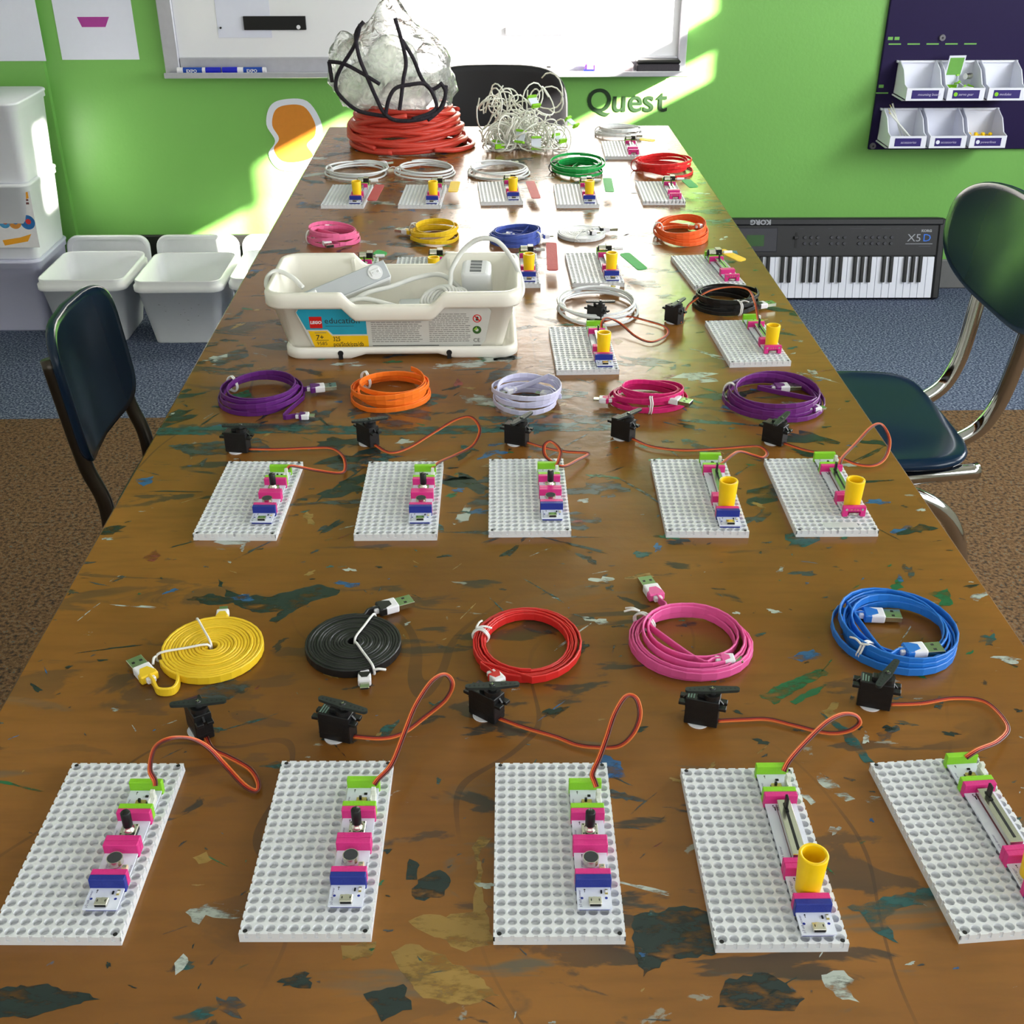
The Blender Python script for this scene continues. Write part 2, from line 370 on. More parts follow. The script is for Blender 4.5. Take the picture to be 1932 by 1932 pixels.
def rough_poly(poly):
    out = []
    for i, p in enumerate(poly):
        q = poly[(i+1) % len(poly)]; d = math.hypot(q[0]-p[0], q[1]-p[1]); k = max(1, int(d/3.5))
        for j in range(k):
            t = j/k; x = p[0]+(q[0]-p[0])*t; y = p[1]+(q[1]-p[1])*t
            e = 1.3 if j else 0.6; out.append((max(-350, x+rnd.uniform(-e, e)), y+rnd.uniform(-e, e)))
    return out
pal = ['dark_green']*9+['slate']*9+['teal']*5+['white']*6+['blue']*3+['ochre']*2+['green']*2+['red']
bins = {k: [rough_poly(p) for p in MANUAL.get(k, [])] for k in STAINS}
for i in range(1300):
    y = rnd.uniform(380, 2600) if i % 3 else rnd.uniform(380, 1300); x = rnd.uniform(-348, 405)
    c = rnd.choice(pal); big = 0.62+1.2*(y > 850)
    s = rnd.choice([0.8, 1.2, 1.6, 2.2, 3.2, 5, 9])*big
    if c in ('ochre', 'red', 'green', 'blue'): s = min(s, 6)
    if i % 6 == 0: bins[c].append(blob(x, y, s*3.2, max(0.5, s*0.22), rnd.uniform(-1.2, 1.4), 18))
    else: bins[c].append(blob(x, y, s*1.7, s*0.75, rnd.gauss(0.2, 0.6), 16))
lvl = 0
for k, polys in bins.items():
    mb = MB(); m = stain_mat('dried_paint_'+k, *STAINS[k])
    for p in polys:
        lvl += 1; z = ZT*1000+0.05+0.012*(lvl % 13)
        cx = sum(q[0] for q in p)/len(p)-29.5; cy = sum(q[1] for q in p)/len(p)-1420
        mb.add([(q[0]-29.5, q[1]-1420, z) for q in p], [list(range(len(p)))], m)
    o = obj('dried_paint', mb, tb); o['kind'] = 'stuff'

# ------------------------------------------------------------------ circuit boards (all sizes in mm)
M_PLATE = mat('white_board_plastic', (224, 226, 230), 0.42, var=0.02)
M_PINK = mat('pink_connector_plastic', (214, 44, 130), 0.42, bump=0.15, bscale=900)
M_LIME = mat('lime_connector_plastic', (136, 204, 36), 0.42, bump=0.15, bscale=900)
M_NAVY = mat('navy_connector_plastic', (26, 44, 140), 0.42, bump=0.15, bscale=900)
M_PCB = mat('white_circuit_board', (226, 230, 246), 0.35, var=0.03)
M_INK = mat('purple_print_ink', (74, 66, 130), 0.5)
M_BLUEDOT = mat('blue_print_ink', (30, 50, 150), 0.5)
M_STEEL = mat('bright_steel', (214, 212, 200), 0.22, metal=1.0, var=0.05)
M_GOLD = mat('gilt_metal', (214, 196, 120), 0.3, metal=0.9)
M_BLACK = mat('black_plastic', (20, 20, 22), 0.38, var=0.15)
M_DARK = mat('dark_hole', (18, 18, 20), 0.6)
M_FELT = mat('grey_microphone_felt', (58, 60, 62), 0.9)
M_YEL = mat('yellow_tube_plastic', (250, 204, 6), 0.38, sss=0.15)
M_SOCK = mat('milky_socket_plastic', (232, 234, 226), 0.4, alpha=0.85)
M_TAPE = mat('frosted_tape', (232, 236, 236), 0.35, alpha=0.6)
M_WHITE = mat('white_gloss_plastic', (240, 240, 242), 0.3, var=0.02)
CACHE = {}
def cached(f):
    def g(*a):
        k = (f.__name__,)+a
        if k not in CACHE: CACHE[k] = f(*a).mesh(f.__name__)
        return CACHE[k]
    return g
BW, BL, BT, NX, NY = 73.5, 140.0, 6.5, 11, 21
@cached
def baseplate():
    mb = MB(); m = M_PLATE; px, py = (BW-1.6)/NX, (BL-1.6)/NY; K = 16
    for i in range(NX):
        for j in range(NY):
            x0, y0 = 0.8+i*px, 0.8+j*py; cx, cy = x0+px/2, y0+py/2; r = 0.42*px
            cor = [(x0+px, y0+py, BT), (x0, y0+py, BT), (x0, y0, BT), (x0+px, y0, BT)]
            A = [(cx+r*math.cos(2*PI*k/K+PI/4), cy+r*math.sin(2*PI*k/K+PI/4)) for k in range(K)]
            Bv = [(cx+0.94*r*math.cos(2*PI*k/K+PI/4), cy+0.94*r*math.sin(2*PI*k/K+PI/4)) for k in range(K)]
            vs = cor+[(a, b, BT) for a, b in A]; q = K//4
            mb.add(vs, [[s, (s+1) % 4]+[4+((s+1)*q-t) % K for t in range(q+1)] for s in range(4)], m)
            mb.add([(a, b, BT) for a, b in A]+[(a, b, BT-3.2) for a, b in Bv], [(k, K+k, K+(k+1) % K, (k+1) % K) for k in range(K)], m, True)
            mb.add([(a, b, BT-3.2) for a, b in Bv], [list(range(K))], m)
    mb.box(0, BW, 0, BL, 0, 3.0, m)
    for a in ((0.8, BW-0.8, 0.8, 0.8001), (0.8, BW-0.8, BL-0.8001, BL-0.8), (0.8, 0.8001, 0.8, BL-0.8), (BW-0.8001, BW-0.8, 0.8, BL-0.8)):
        mb.box(*a, 3.0, BT, m)
    for i in range(NX+1):                                   # the teeth around the rim
        c = 0.8+i*px; a, b = max(0, c-2.2), min(BW, c+2.2)
        mb.box(a, b, 0, 0.8, 3.0, BT, m); mb.box(a, b, BL-0.8, BL, 3.0, BT, m)
    for j in range(NY+1):
        c = 0.8+j*py; a, b = max(0, c-2.2), min(BL, c+2.2)
        mb.box(0, 0.8, a, b, 3.0, BT, m); mb.box(BW-0.8, BW, a, b, 3.0, BT, m)
    for cx in (3.3, BW-3.3):
        for cy in (2.2, BL-2.2):
            mb.cyl((cx, cy, BT+0.02), (cx, cy, BT+0.06), 1.35, 1.35, M_DARK, 12)
    return mb
MW, SN, PL = 20.7, 4.35, 17.7        # module width, connector depth, length of the bare circuit strip
COLS = {'pink': M_PINK, 'lime': M_LIME, 'navy': M_NAVY}
@cached
def connector(c, face):
    m = COLS[c]; mb = MB()
    if not face: return mb.rbox(0, MW, 0.05, SN-0.05, 0, 10, m, r=0.35)
    mb.rbox(0, MW, 0, SN, 5.2, 10, m, r=0.35).rbox(0, 4.6, 0, SN, 0, 5.6, m, r=0.3).rbox(MW-4.6, MW, 0, SN, 0, 5.6, m, r=0.3)
    mb.box(4.2, MW-4.2, SN-1.2, SN-0.6, 0, 5.4, m).box(6.0, MW-6.0, 0.6, SN-1.2, 1.2, 3.6, M_STEEL)
    for x in (3.2, MW-3.2): mb.cyl((x, 0.02, 7.4), (x, -0.15, 7.4), 1.15, 1.15, M_STEEL, 12)
    for x in (7.6, 10.35, 13.1): mb.cyl((x, 0.02, 7.3), (x, -0.25, 7.3), 0.6, 0.6, M_GOLD, 8)
    return mb
def strip(L, txt, extra=None):
    mb = MB(); mb.box(0.5, MW-0.5, 0, L, 2.3, 3.5, M_PCB); z = 3.53
    mb.text(txt, 2.2, M_INK, T(2.9, 0.8, z) @ RZ(90))
    mb.prism([(5.0, L-1.6), (5.35, L-1.6), (5.35, L-3.6), (5.0, L-3.6)], 3.5, 3.54, M_DARK).prism([(4.5, L-1.9), (5.9, L-1.9), (5.2, L-1.0)], 3.5, 3.54, M_DARK)
    if extra: extra(mb)
    return mb
def add_module(root, kind, y, face=False):
    """snap one module onto the board at height BT; returns the y where the next one starts"""
    X = 47.0/1000; z = BT/1000
    def at(yy): return (X, yy/1000, z)
    def part(name, me, yy): return obj(name, me, root, at(yy))
    def sub(name, me, par, dy=0.0, dx=0.0): return obj(name, me, par, (dx/1000, dy/1000, 0))
    if kind == 'power':
        p = part('power_module', pcb_power(), y); sub('connector', connector('navy', False), p, 15.0); sub('usb_port', usb_port(), p); sub('foot', power_foot(), p)
        return y+15.0+SN
    col = 'lime' if kind in ('servo', 'motor') else 'pink'
    L = {'slide': 50.0}.get(kind, PL)
    me = {'sound': pcb_sound, 'dimmer': pcb_dimmer, 'servo': pcb_servo, 'slide': pcb_slide, 'light': pcb_light, 'sensor': pcb_light, 'motor': pcb_motor}[kind]()
    p = part(kind+'_module', me, y+SN)
    sub('connector', connector(col, face), p, -SN); sub('connector', connector(col, False), p, L)
    if kind == 'sound': sub('microphone', microphone(), p); sub('gain_trimmer', trimmer(), p)
    if kind == 'dimmer': sub('potentiometer', potentiometer(), p); sub('knob', knob(), p)
    if kind == 'servo': sub('switch', slide_switch(), p); sub('wire_socket', wire_socket(), p)
    if kind == 'slide': sub('slider_track', slider_track(), p); sub('slider_lever', slider_lever(), p)
    if kind == 'sensor': sub('light_sensor', sensor_mesh(), p)
    if kind == 'light': sub('tube', tube_mesh(), p)
    if kind == 'motor': sub('motor', motor_mesh(), p); sub('gearbox', gearbox_mesh(), p); sub('shaft', shaft_mesh(), p)
    return y+SN+L+SN
@cached
def pcb_power():
    def ex(mb):
        for x in (3.4, MW-3.4): mb.cyl((x, 7.2, 3.5), (x, 7.2, 3.55), 0.85, 0.85, M_BLUEDOT, 12)
        mb.box(14.2, 15.2, 10.4, 12.6, 3.5, 4.0, M_BLACK).box(16.8, 18.4, 9.8, 13.4, 3.5, 3.9, M_GOLD).box(16.9, 18.3, 10.8, 12.4, 3.9, 4.2, M_WHITE)
    return strip(15.0, 'p3 usb power', ex)
@cached
def power_foot(): return MB().rbox(1.4, MW-1.4, 1.2, 15, 0, 2.3, M_NAVY, r=0.4)
@cached
def usb_port():
    mb = MB(); mb.rbox(7.0, 14.4, 0.9, 6.2, 3.5, 6.1, M_STEEL, r=0.35)
    mb.box(7.6, 13.8, 0.75, 1.2, 4.0, 5.7, M_DARK).box(8.1, 8.7, 3.0, 4.6, 6.0, 6.13, M_DARK).box(12.7, 13.3, 3.0, 4.6, 6.0, 6.13, M_DARK).box(9.6, 11.8, 6.2, 7.4, 3.5, 4.6, M_STEEL)
    return mb
@cached
def pcb_sound():
    def ex(mb): mb.text('sound trigger', 2.0, M_INK, T(5.3, 1.0, 3.53) @ RZ(90)).text('sensitivity', 1.9, M_INK, T(MW-1.0, 1.2, 3.53) @ RZ(90))
    return strip(PL, 'i20', ex)
@cached
def microphone():
    mb = MB(); c = (10.0, 9.0)
    mb.cyl((*c, 3.5), (*c, 5.4), 3.2, 3.2, M_PINK, 20); mb.cyl((*c, 5.4), (*c, 9.4), 4.7, 4.7, M_STEEL, 28)
    mb.cyl((*c, 9.4), (*c, 9.5), 4.25, 4.25, M_FELT, 24); return mb
@cached
def trimmer():
    mb = MB(); mb.rbox(14.6, 18.0, 3.6, 7.0, 3.5, 6.0, mat('trimmer_ceramic', (214, 190, 160), 0.5), r=0.3); mb.cyl((16.3, 5.3, 6), (16.3, 5.3, 6.3), 1.2, 1.2, M_STEEL, 12)
    mb.box(15.4, 17.2, 5.15, 5.45, 6.3, 6.36, M_DARK); return mb
@cached
def pcb_dimmer(): return strip(PL, 'i6 dimmer')
@cached
def potentiometer():
    mb = MB(); mb.box(6.2, 15.6, 2.2, 11.4, 3.5, 6.4, M_BLACK); mb.rbox(5.9, 15.9, 2.0, 11.8, 6.4, 7.4, M_STEEL, r=0.35)
    mb.lathe([(3.6, 7.4), (3.5, 8.2), (2.6, 8.8), (2.4, 11.5)], M_STEEL, 20, T(10.9, 7.0, 0))
    for x, y in ((7, 3.2), (14.8, 3.2), (7, 10.6), (14.8, 10.6)): mb.cyl((x, y, 7.4), (x, y, 7.48), 0.55, 0.55, M_DARK, 8)
    return mb
@cached
def knob():
    mb = MB(); mb.lathe([(2.9, 10.6), (3.0, 11.0), (3.0, 21.0), (2.6, 21.5), (0.01, 21.55)], M_BLACK, 20, T(10.9, 7.0, 0)); mb.box(10.7, 11.1, 4.4, 9.6, 21.45, 21.65, M_BLACK); return mb
@cached
def pcb_servo():
    def ex(mb): mb.text('swing', 1.7, M_INK, T(6.0, 1.2, 3.53) @ RZ(90)).text('turn', 1.7, M_INK, T(15.0, 1.2, 3.53) @ RZ(90)).box(11.5, 13.4, 11.5, 12.8, 3.5, 4.3, M_BLACK)
    return strip(PL, 'o11 servo', ex)
@cached
def slide_switch():
    mb = MB(); mb.box(7.2, 14.0, 3.6, 7.4, 3.5, 4.3, M_BLACK); mb.rbox(7.4, 13.8, 3.8, 7.2, 4.3, 6.0, M_GOLD, r=0.25); mb.rbox(9.2, 10.8, 4.6, 6.4, 6.0, 8.2, M_BLACK, r=0.2); return mb
@cached
def wire_socket():
    mb = MB(); mb.rbox(16.4, 19.8, 1.5, 10.0, 3.5, 7.6, M_SOCK, r=0.4); mb.rbox(16.7, 19.5, 6.2, 9.6, 7.6, 12.6, M_SOCK, r=0.3).box(16.4, 17.0, 1.5, 10.0, 7.6, 9.4, M_SOCK); return mb
@cached
def pcb_slide():
    def ex(mb): mb.box(5.6, 6.2, 44.0, 47.0, 3.5, 3.9, M_BLACK)
    return strip(50.0, 'i5 slide dimmer', ex)
@cached
def slider_track():
    mb = MB(); mb.box(7.0, 15.0, 2.0, 48.5, 3.5, 5.2, mat('maroon_phenolic', (96, 26, 40), 0.5)); mb.rbox(6.8, 15.2, 2.6, 48.0, 5.2, 9.2, M_STEEL, r=0.4)
    mb.box(10.1, 11.9, 6, 45, 9.15, 9.3, M_DARK); return mb
@cached
def slider_lever():
    mb = MB(); mb.rbox(10.2, 11.8, 39.0, 43.4, 9.2, 18.0, M_BLACK, r=0.3); mb.box(9.9, 12.1, 36.8, 44.2, 9.2, 9.9, M_BLACK); return mb
@cached
def pcb_light(): return strip(PL, 'i13 light trigger')
@cached
def sensor_mesh(): return MB().rbox(8.4, 13.4, 5.5, 11.5, 3.5, 6.0, M_STEEL, r=0.4).cyl((11, 8.4, 6.0), (11, 8.4, 7.6), 1.8, 1.4, M_WHITE, 14)
@cached
def tube_mesh():
    mb = MB(); mb.lathe([(7.1, 3.6), (8.5, 31.0), (8.3, 31.6), (6.6, 31.6), (6.5, 31.0), (5.6, 5.0), (0.01, 4.6)], M_YEL, 36, T(11.2, 8.2, 0)); return mb
@cached
def pcb_motor(): return strip(PL, 'o5 dc motor')
@cached
def motor_mesh():
    mb = MB(); mb.cyl((0.2, 9, 10.5), (2.0, 9, 10.5), 3.0, 6.0, M_BLACK, 24); mb.cyl((2.0, 9, 10.5), (12, 9, 10.5), 6.2, 6.2, M_STEEL, 24); return mb
@cached
def gearbox_mesh():
    mb = MB(); mb.rbox(12, 21.0, 3.0, 15.0, 4.0, 17.0, M_BLACK, r=0.6).rbox(12.4, 20.6, 3.4, 14.6, 16.4, 17.6, mat('pale_gearbox_lid', (186, 182, 160), 0.4), r=0.3); return mb
@cached
def shaft_mesh():
    mb = MB(); mb.cyl((21, 9, 11), (25, 9, 11), 1.2, 1.2, M_STEEL, 10); mb.cyl((25, 9, 11), (38, 9, 11), 2.5, 2.3, M_WHITE, 16); return mb
@cached
def tape_label(): return MB().box(0, 30, 0, 9, 0, 0.12, M_TAPE)
FLAGC = {'red': (196, 84, 88), 'yellow': (246, 206, 60), 'green': (78, 178, 98)}
def flag(root, par, col, p, q, w):
    """flat craft stick between the world points p and q (mm above the table), glued to the motor shaft"""
    m = mat(col+'_craft_stick', FLAGC[col], 0.6, bump=0.2)
    P, Q = Vector(p), Vector(q); d = Q-P; L = d.length; poly = []
    h = w/2; rr = min(4.5, h*0.95)
    for cx, cy, a0 in ((h-rr, L-rr, 0), (-h+rr, L-rr, 90), (-h+rr, rr, 180), (h-rr, rr, 270)):
        for i in range(6):
            t = math.radians(a0+18*i); poly.append((cx+rr*math.cos(t), cy+rr*math.sin(t)))
    y = d.normalized(); x = Vector((1, 0, 0)); x = (x-y*x.dot(y)).normalized(); zz = x.cross(y)
    Mx = Matrix(((x.x, y.x, zz.x, P.x), (x.y, y.y, zz.y, P.y), (x.z, y.z, zz.z, P.z), (0, 0, 0, 1)))
    base = Matrix.Rotation(-root.rotation_euler.z, 4, 'Z') @ Matrix.Translation(-Vector((root.location.x*1000, root.location.y*1000, 0)))
    off = Vector(par.location)*1000
    obj('flag', MB().prism(poly, -0.7, 0.7, m, Matrix.Translation(-off) @ base @ Mx), par)
def board(x, y, rot, mods, p0, label, group, face=False, tape=None):
    t = thing('circuit_kit', label, 'circuit board', (x/1000, y/1000, ZT), math.radians(rot), group)
    obj('baseplate', baseplate(), t); yy = p0
    for i, k in enumerate(mods): yy = add_module(t, k, yy, face and i == 0)
    if tape: obj('tape_label', tape_label(), t, (tape[0]/1000, tape[1]/1000, (BT+0.02)/1000))
    return t
A = ['power', 'sound', 'dimmer', 'servo']; B = ['power', 'light', 'slide', 'servo']; B0 = ['light', 'slide', 'servo']
Cm = ['power', 'light', 'slide', 'motor']; C0 = ['sensor', 'slide', 'motor']
g1, g2, g3 = 'circuit kits in the front row', 'circuit kits in the second row', 'circuit kits beside the storage tray'
g4, g5 = 'motor kits in the row behind the tray', 'motor kits in the far row'
board(-281, 438, -1.5, A, 16.7, 'white baseplate with knob and microphone circuit below the yellow coil, cut by left picture edge', g1)
board(-142.5, 437, -1.2, A, 16.7, 'white baseplate with knob and microphone circuit, front row, nearest below the black coil', g1)
board(-1, 432, -1.0, A, 16.7, 'white baseplate with knob and microphone circuit, front row, below the red coil', g1)
board(121.5, 424, -0.6, B, 3.6, 'white baseplate with yellow tube and slider circuit, front row, biggest yellow tube in view', g1)
board(258, 427, 3.8, B, 3.6, 'white baseplate cut off by the right picture edge, front row', g1)
board(-263, 871, -2.0, A, 16.7, 'white baseplate with knob circuit below the dark purple cable beside the chair', g2)
board(-121, 867, -0.6, A, 16.7, 'white baseplate with knob circuit, second row, in front of the orange cable', g2)
board(-2, 870, -0.5, A, 16.7, 'white baseplate with knob circuit, second row, in front of the lavender cable', g2)
board(155.5, 866.5, -1.6, B, 5.0, 'white baseplate with yellow tube and navy power end, second row, below the magenta cable', g2)
board(271, 865, -0.5, B0, 24.0, 'white baseplate with yellow tube, open pink end and tape strip, below large purple cable', g2, True, (27, 5))
board(78.5, 1234, 0.8, B, 5.0, 'white baseplate with yellow tube and tape strip beside right end of the tray', g3, False, (17, 26))
board(284.5, 1252, 2.4, B0, 24.0, 'white baseplate with yellow tube in front of the coiled black cable', g3, True)
t = board(-236, 1529, 0, C0, 14, 'white motor kit hidden behind left end of the tray, only its green flag showing', g4)
def motor_of(t): return [c for c in t.children if c.name.startswith('motor_module')][0]
def mflag(t, col, p, q, w=15): flag(t, motor_of(t), col, p, q, w)
mflag(t, 'green', (-166, 1655, 19), (-150, 1646, 17), 15)
board(-134, 1530, 0, Cm, 5, 'white motor kit behind the tray, only far strip and yellow tube rim showing', g4)
t = board(0, 1544, 0, Cm, 5, 'white motor kit with tall red flag just right of the tray', g4); mflag(t, 'red', (95, 1678, 24), (92, 1579, 14), 16)
t = board(118, 1545, 0.8, Cm, 5, 'white motor kit with yellow tube and slanting green flag behind white round cable', g4); mflag(t, 'green', (200, 1640, 19), (221, 1580, 14), 16)
t = board(287, 1528, 5.5, C0, 14, 'white motor kit with yellow flag and no tube, right of the row behind the tray', g4, True); mflag(t, 'yellow', (345, 1660, 17), (372, 1618, 14), 15)
t = board(-285, 1966, -2.0, Cm, 5, 'white motor kit with red flag at the left end of the far row', g5); mflag(t, 'red', (-190, 2054, 18), (-198, 1972, 12), 17)
t = board(-153, 1963, -2.5, Cm, 5, 'white motor kit with yellow tube and yellow flag in the far row', g5); mflag(t, 'yellow', (-56, 2074, 18), (-60, 2019, 14), 17)
t = board(-11, 1980, 2.5, Cm, 5, 'white motor kit with red flag in the middle of the far row', g5); mflag(t, 'red', (77, 2074, 18), (85, 1980, 12), 16)
t = board(119, 1960, -0.8, Cm, 5, 'white motor kit with yellow tube and green flag, far row, below the green cable', g5); mflag(t, 'green', (217, 2085, 20), (215, 2013, 14), 16)
t = board(270, 1977, -1.0, C0, 14, 'white motor kit with green flag and no tube, far row, below the red cable', g5, True); mflag(t, 'green', (358, 2080, 18), (368, 2040, 14), 17)
t = board(236, 2320, -1.8, C0, 14, 'farthest white motor kit, alone near the table end, with thin yellow flag', g5, True); mflag(t, 'yellow', (315, 2416, 19), (345, 2404, 18), 14)

# ------------------------------------------------------------------ servo motors with their three-strand leads
M_SERVO = mat('black_servo_case', (16, 16, 18), 0.42, var=0.2, bump=0.1, bscale=800)
M_HORN = mat('dark_servo_horn', (34, 40, 40), 0.4, var=0.15)
M_PAD = mat('white_foam_pad', (222, 222, 228), 0.7)
M_WB, M_WR, M_WO = mat('brown_wire', (84, 34, 26), 0.45), mat('red_wire', (176, 46, 30), 0.45), mat('orange_wire', (214, 106, 44), 0.45)
M_STICK = mat('green_sticker_print', (120, 150, 140), 0.5); M_STICKR = mat('maroon_sticker', (96, 50, 62), 0.5)
@cached
def servo_body(kind):
    mb = MB(); z0 = 1.0
    mb.rbox(-11.5, 11.5, -6.1, 6.1, z0, 22.8, M_SERVO, r=0.5)
    mb.box(-11.6, 11.6, -6.2, 6.2, 15.4, 15.7, M_DARK).box(-11.6, 11.6, -6.2, 6.2, 6.0, 6.25, M_DARK)
    for s in (-1, 1):                                     # mounting ears with their slots
        for y0, y1 in ((-5.9, -1.2), (1.2, 5.9)): mb.rbox(min(s*11, s*16.4), max(s*11, s*16.4), y0, y1, 16.0, 18.6, M_SERVO, r=0.4)
        mb.box(min(s*11, s*13.2), max(s*11, s*13.2), -1.4, 1.4, 16.0, 18.6, M_SERVO)
        mb.prism([(s*11.3, 18.4), (s*14.2, 18.4), (s*11.3, 21.6)], -0.7, 0.7, M_SERVO, RX(90))
    mb.cyl((5.4, 0, 22.8), (5.4, 0, 26.6), 5.9, 5.9, M_SERVO, 24).rbox(-4, 3, -3.0, 3.0, 22.6, 26.2, M_SERVO, r=0.5)
    mb.cyl((5.4, 0, 26.6), (5.4, 0, 28.6), 3.0, 2.6, M_SERVO, 16)
    m = M_STICK if kind == 0 else M_STICKR
    for k in range(3): mb.box(-10.5+k*1.9, -9.6+k*1.9, -4.4, 4.0-k, 22.81, 22.86, m)
    return mb
@cached
def servo_horn():
    mb = MB(); poly = []
    for cx, r, a0 in ((16.5, 2.3, -90), (0, 3.6, 65), (-16.5, 2.3, 90), (0, 3.6, 245)):
        k = 9 if abs(cx) > 1 else 5; sw = 180 if abs(cx) > 1 else 50
        for i in range(k): t = math.radians(a0+sw*i/(k-1)); poly.append((cx+r*math.cos(t), r*math.sin(t)))
    mb.prism(poly, 28.2, 30.2, M_HORN)
    for s in (-1, 1):
        for k in range(4): mb.cyl((s*(6.2+k*3.1), 0, 30.2), (s*(6.2+k*3.1), 0, 30.26), 0.75, 0.75, M_DARK, 8)
    return mb
@cached
def horn_screw():
    mb = MB(); mb.cyl((0, 0, 30.2), (0, 0, 31.0), 2.1, 1.7, M_BLACK, 14); mb.box(-1.3, 1.3, -0.22, 0.22, 31.0, 31.1, M_STEEL).box(-0.22, 0.22, -1.3, 1.3, 31.0, 31.1, M_STEEL); return mb
@cached
def foam_pad(): return MB().cyl((-2, -1.2, 0), (-2, -1.2, 1.0), 7.6, 7.6, M_PAD, 24)
def servo(p, q, horn, wire, label, kind=0):
    p, q = Vector(p), Vector(q); d = q-p; a = math.atan2(d.y, d.x); mid = (p+q)/2; n = Vector((-math.sin(a), math.cos(a)))
    c = mid+n*6.1
    t = thing('servo_motor', label, 'servo motor', (c.x/1000, c.y/1000, ZT), a, 'black servo motors on the table')
    obj('case', servo_body(kind), t); obj('foam_pad', foam_pad(), t)
    h = obj('horn', servo_horn(), t, (0.0054, 0, 0), math.radians(horn)-a); obj('screw', horn_screw(), h)
    w = MB(); I = Matrix.Rotation(-a, 4, 'Z') @ Matrix.Translation((-c.x, -c.y, 0))
    start = I.inverted() @ Vector((11.3, 0, 3.2)); pts = [start]+[Vector(x) for x in wire[1:]]
    path = [I @ x for x in catmull(pts, 7)]
    for x in path: x.z = max(x.z, 1.2)
    for k, m in ((-1, M_WB), (0, M_WR), (1, M_WO)):
        sec = [(0.66*math.cos(2*PI*i/6)+k*1.15, 0.62*math.sin(2*PI*i/6)) for i in range(6)]
        w.sweep(path, sec, m, up=(0.1, -0.25, 0.9))
    obj('lead_wire', w, t)
SV = [((-213, 622), (-201, 602), 6, [(-198, 605, 3), (-188, 590, 6), (-177, 584, 5), (-161, 574, 3), (-153, 561, 3), (-153, 553, 3), (-162, 558, 4), (-177, 572, 10), (-186, 574, 22), (-195, 571, 32), (-205, 562, 40), (-214, 558, 36), (-217, 551, 25), (-214, 547, 19), (-213.5, 545, 16)], 'black servo seen end-on beside the yellow coil, lead looping in front of it'),
      ((-120, 606), (-96, 598), -24, [(-93, 602, 4), (-76, 602, 3), (-62, 607, 3), (-48, 619, 6), (-33, 631, 12), (-28, 636, 22), (-33, 639, 28), (-42, 629, 30), (-52, 606, 28), (-58, 583, 25), (-65, 558, 20), (-73, 546, 18), (-75.5, 543, 16)], 'black servo below the plug of the black coil, lead rising in a tall loop'),
      ((-18, 631), (2, 615), 4, [(6, 616, 4), (22, 611, 3), (43, 601, 3), (56, 593, 3), (68, 589, 4), (84, 587, 6), (94, 590, 14), (99, 597, 24), (97, 605, 32), (90, 605, 34), (81, 590, 32), (74, 571, 28), (68, 556, 24), (63, 546, 20), (64, 541, 18), (65, 538, 16)], 'black servo just in front of the round red cable'),
      ((133, 616), (155, 609), 0, [(156, 611, 4), (174, 616, 3), (192, 616, 3), (209, 609, 3), (229, 601, 3), (243, 600, 5), (251, 602, 10), (248, 603, 16), (238, 600, 20), (224, 590, 22), (206, 573, 20), (192, 558, 18), (186.5, 550, 16)], 'black servo just in front of the pink cable, lead running right'),
      ((258, 632), (281, 624), 52, [(283, 628, 4), (305, 631, 3), (330, 636, 3), (351, 631, 3), (355, 603, 5), (338, 580, 12), (318, 566, 17), (308, 560, 16)], 'black servo in front of the blue cable, lead running off the right picture edge'),
      ((-268, 1042), (-245, 1038), 0, [(-244, 1041, 4), (-217, 1043, 3), (-185, 1045, 3), (-161, 1044, 3), (-147, 1025, 3), (-142, 996, 4), (-147, 986, 5), (-167, 986, 8), (-181, 983, 13), (-191, 979, 17), (-194, 975, 16)], 'black servo in front of the dark purple cable near the chair'),
      ((-138, 1065), (-121, 1046), 14, [(-115, 1048, 4), (-101, 1033, 3), (-83, 1043, 3), (-57, 1069, 8), (-35, 1086, 14), (-19, 1087, 16), (-10, 1066, 12), (-17, 1042, 6), (-34, 1019, 7), (-49, 990, 14), (-55.5, 972, 16)], 'black servo below the orange cable, lead in a wide open loop'),
      ((14, 1056), (37, 1047), 54, [(39, 1047, 4), (57, 1040, 3), (78, 1031, 3), (99, 1027, 3), (87, 1007, 6), (70, 986, 10), (55, 999, 14), (54, 1012, 20), (61, 1016, 22), (69, 1000, 20), (66, 981, 18), (63.5, 975, 16)], 'black servo below the lavender cable with small curled lead'),
      ((126, 1069), (143, 1055), 40, [(150, 1057, 4), (165, 1041, 3), (196, 1032, 3), (235, 1035, 3), (262, 1037, 4), (274, 1032, 6), (278, 1018, 6), (271, 1006, 7), (261, 1008, 9), (248, 1006, 14), (238, 994, 17), (223, 975, 16)], 'black servo below the magenta cable, lead stretched to the right'),
      ((281, 1055), (297, 1041), 55, [(303, 1036, 4), (320, 1029, 3), (339, 1021, 3), (350, 1004, 6), (363, 995, 4), (380, 995, 3), (395, 1009, 5), (405, 1033, 12), (400, 1047, 22), (387, 1039, 24), (364, 1011, 20), (343, 984, 18), (337, 972, 16)], 'black servo standing against the large purple cable on the right'),
      ((127, 1411), (145, 1395), 0, [(157, 1404, 4), (179, 1417, 4), (205, 1403, 3), (226, 1380, 3), (224, 1352, 3), (202, 1329, 3), (184, 1345, 4), (167, 1376, 10), (150, 1374, 18), (142, 1355, 20), (140.5, 1344, 16)], 'black servo standing before the white round cable beside the tray'),
      ((228, 1409), (243, 1391), 55, [(250, 1413, 4), (262, 1438, 8), (275, 1452, 14), (296, 1464, 22), (325, 1467, 26), (345, 1454, 26), (345, 1412, 24), (343, 1385, 19), (340.5, 1366, 16)], 'black servo left of the coiled black cable')]
for i, (p, q, h, w, lab) in enumerate(SV): servo(p, q, h, w, lab, 0 if i in (1, 3, 4) else 1)

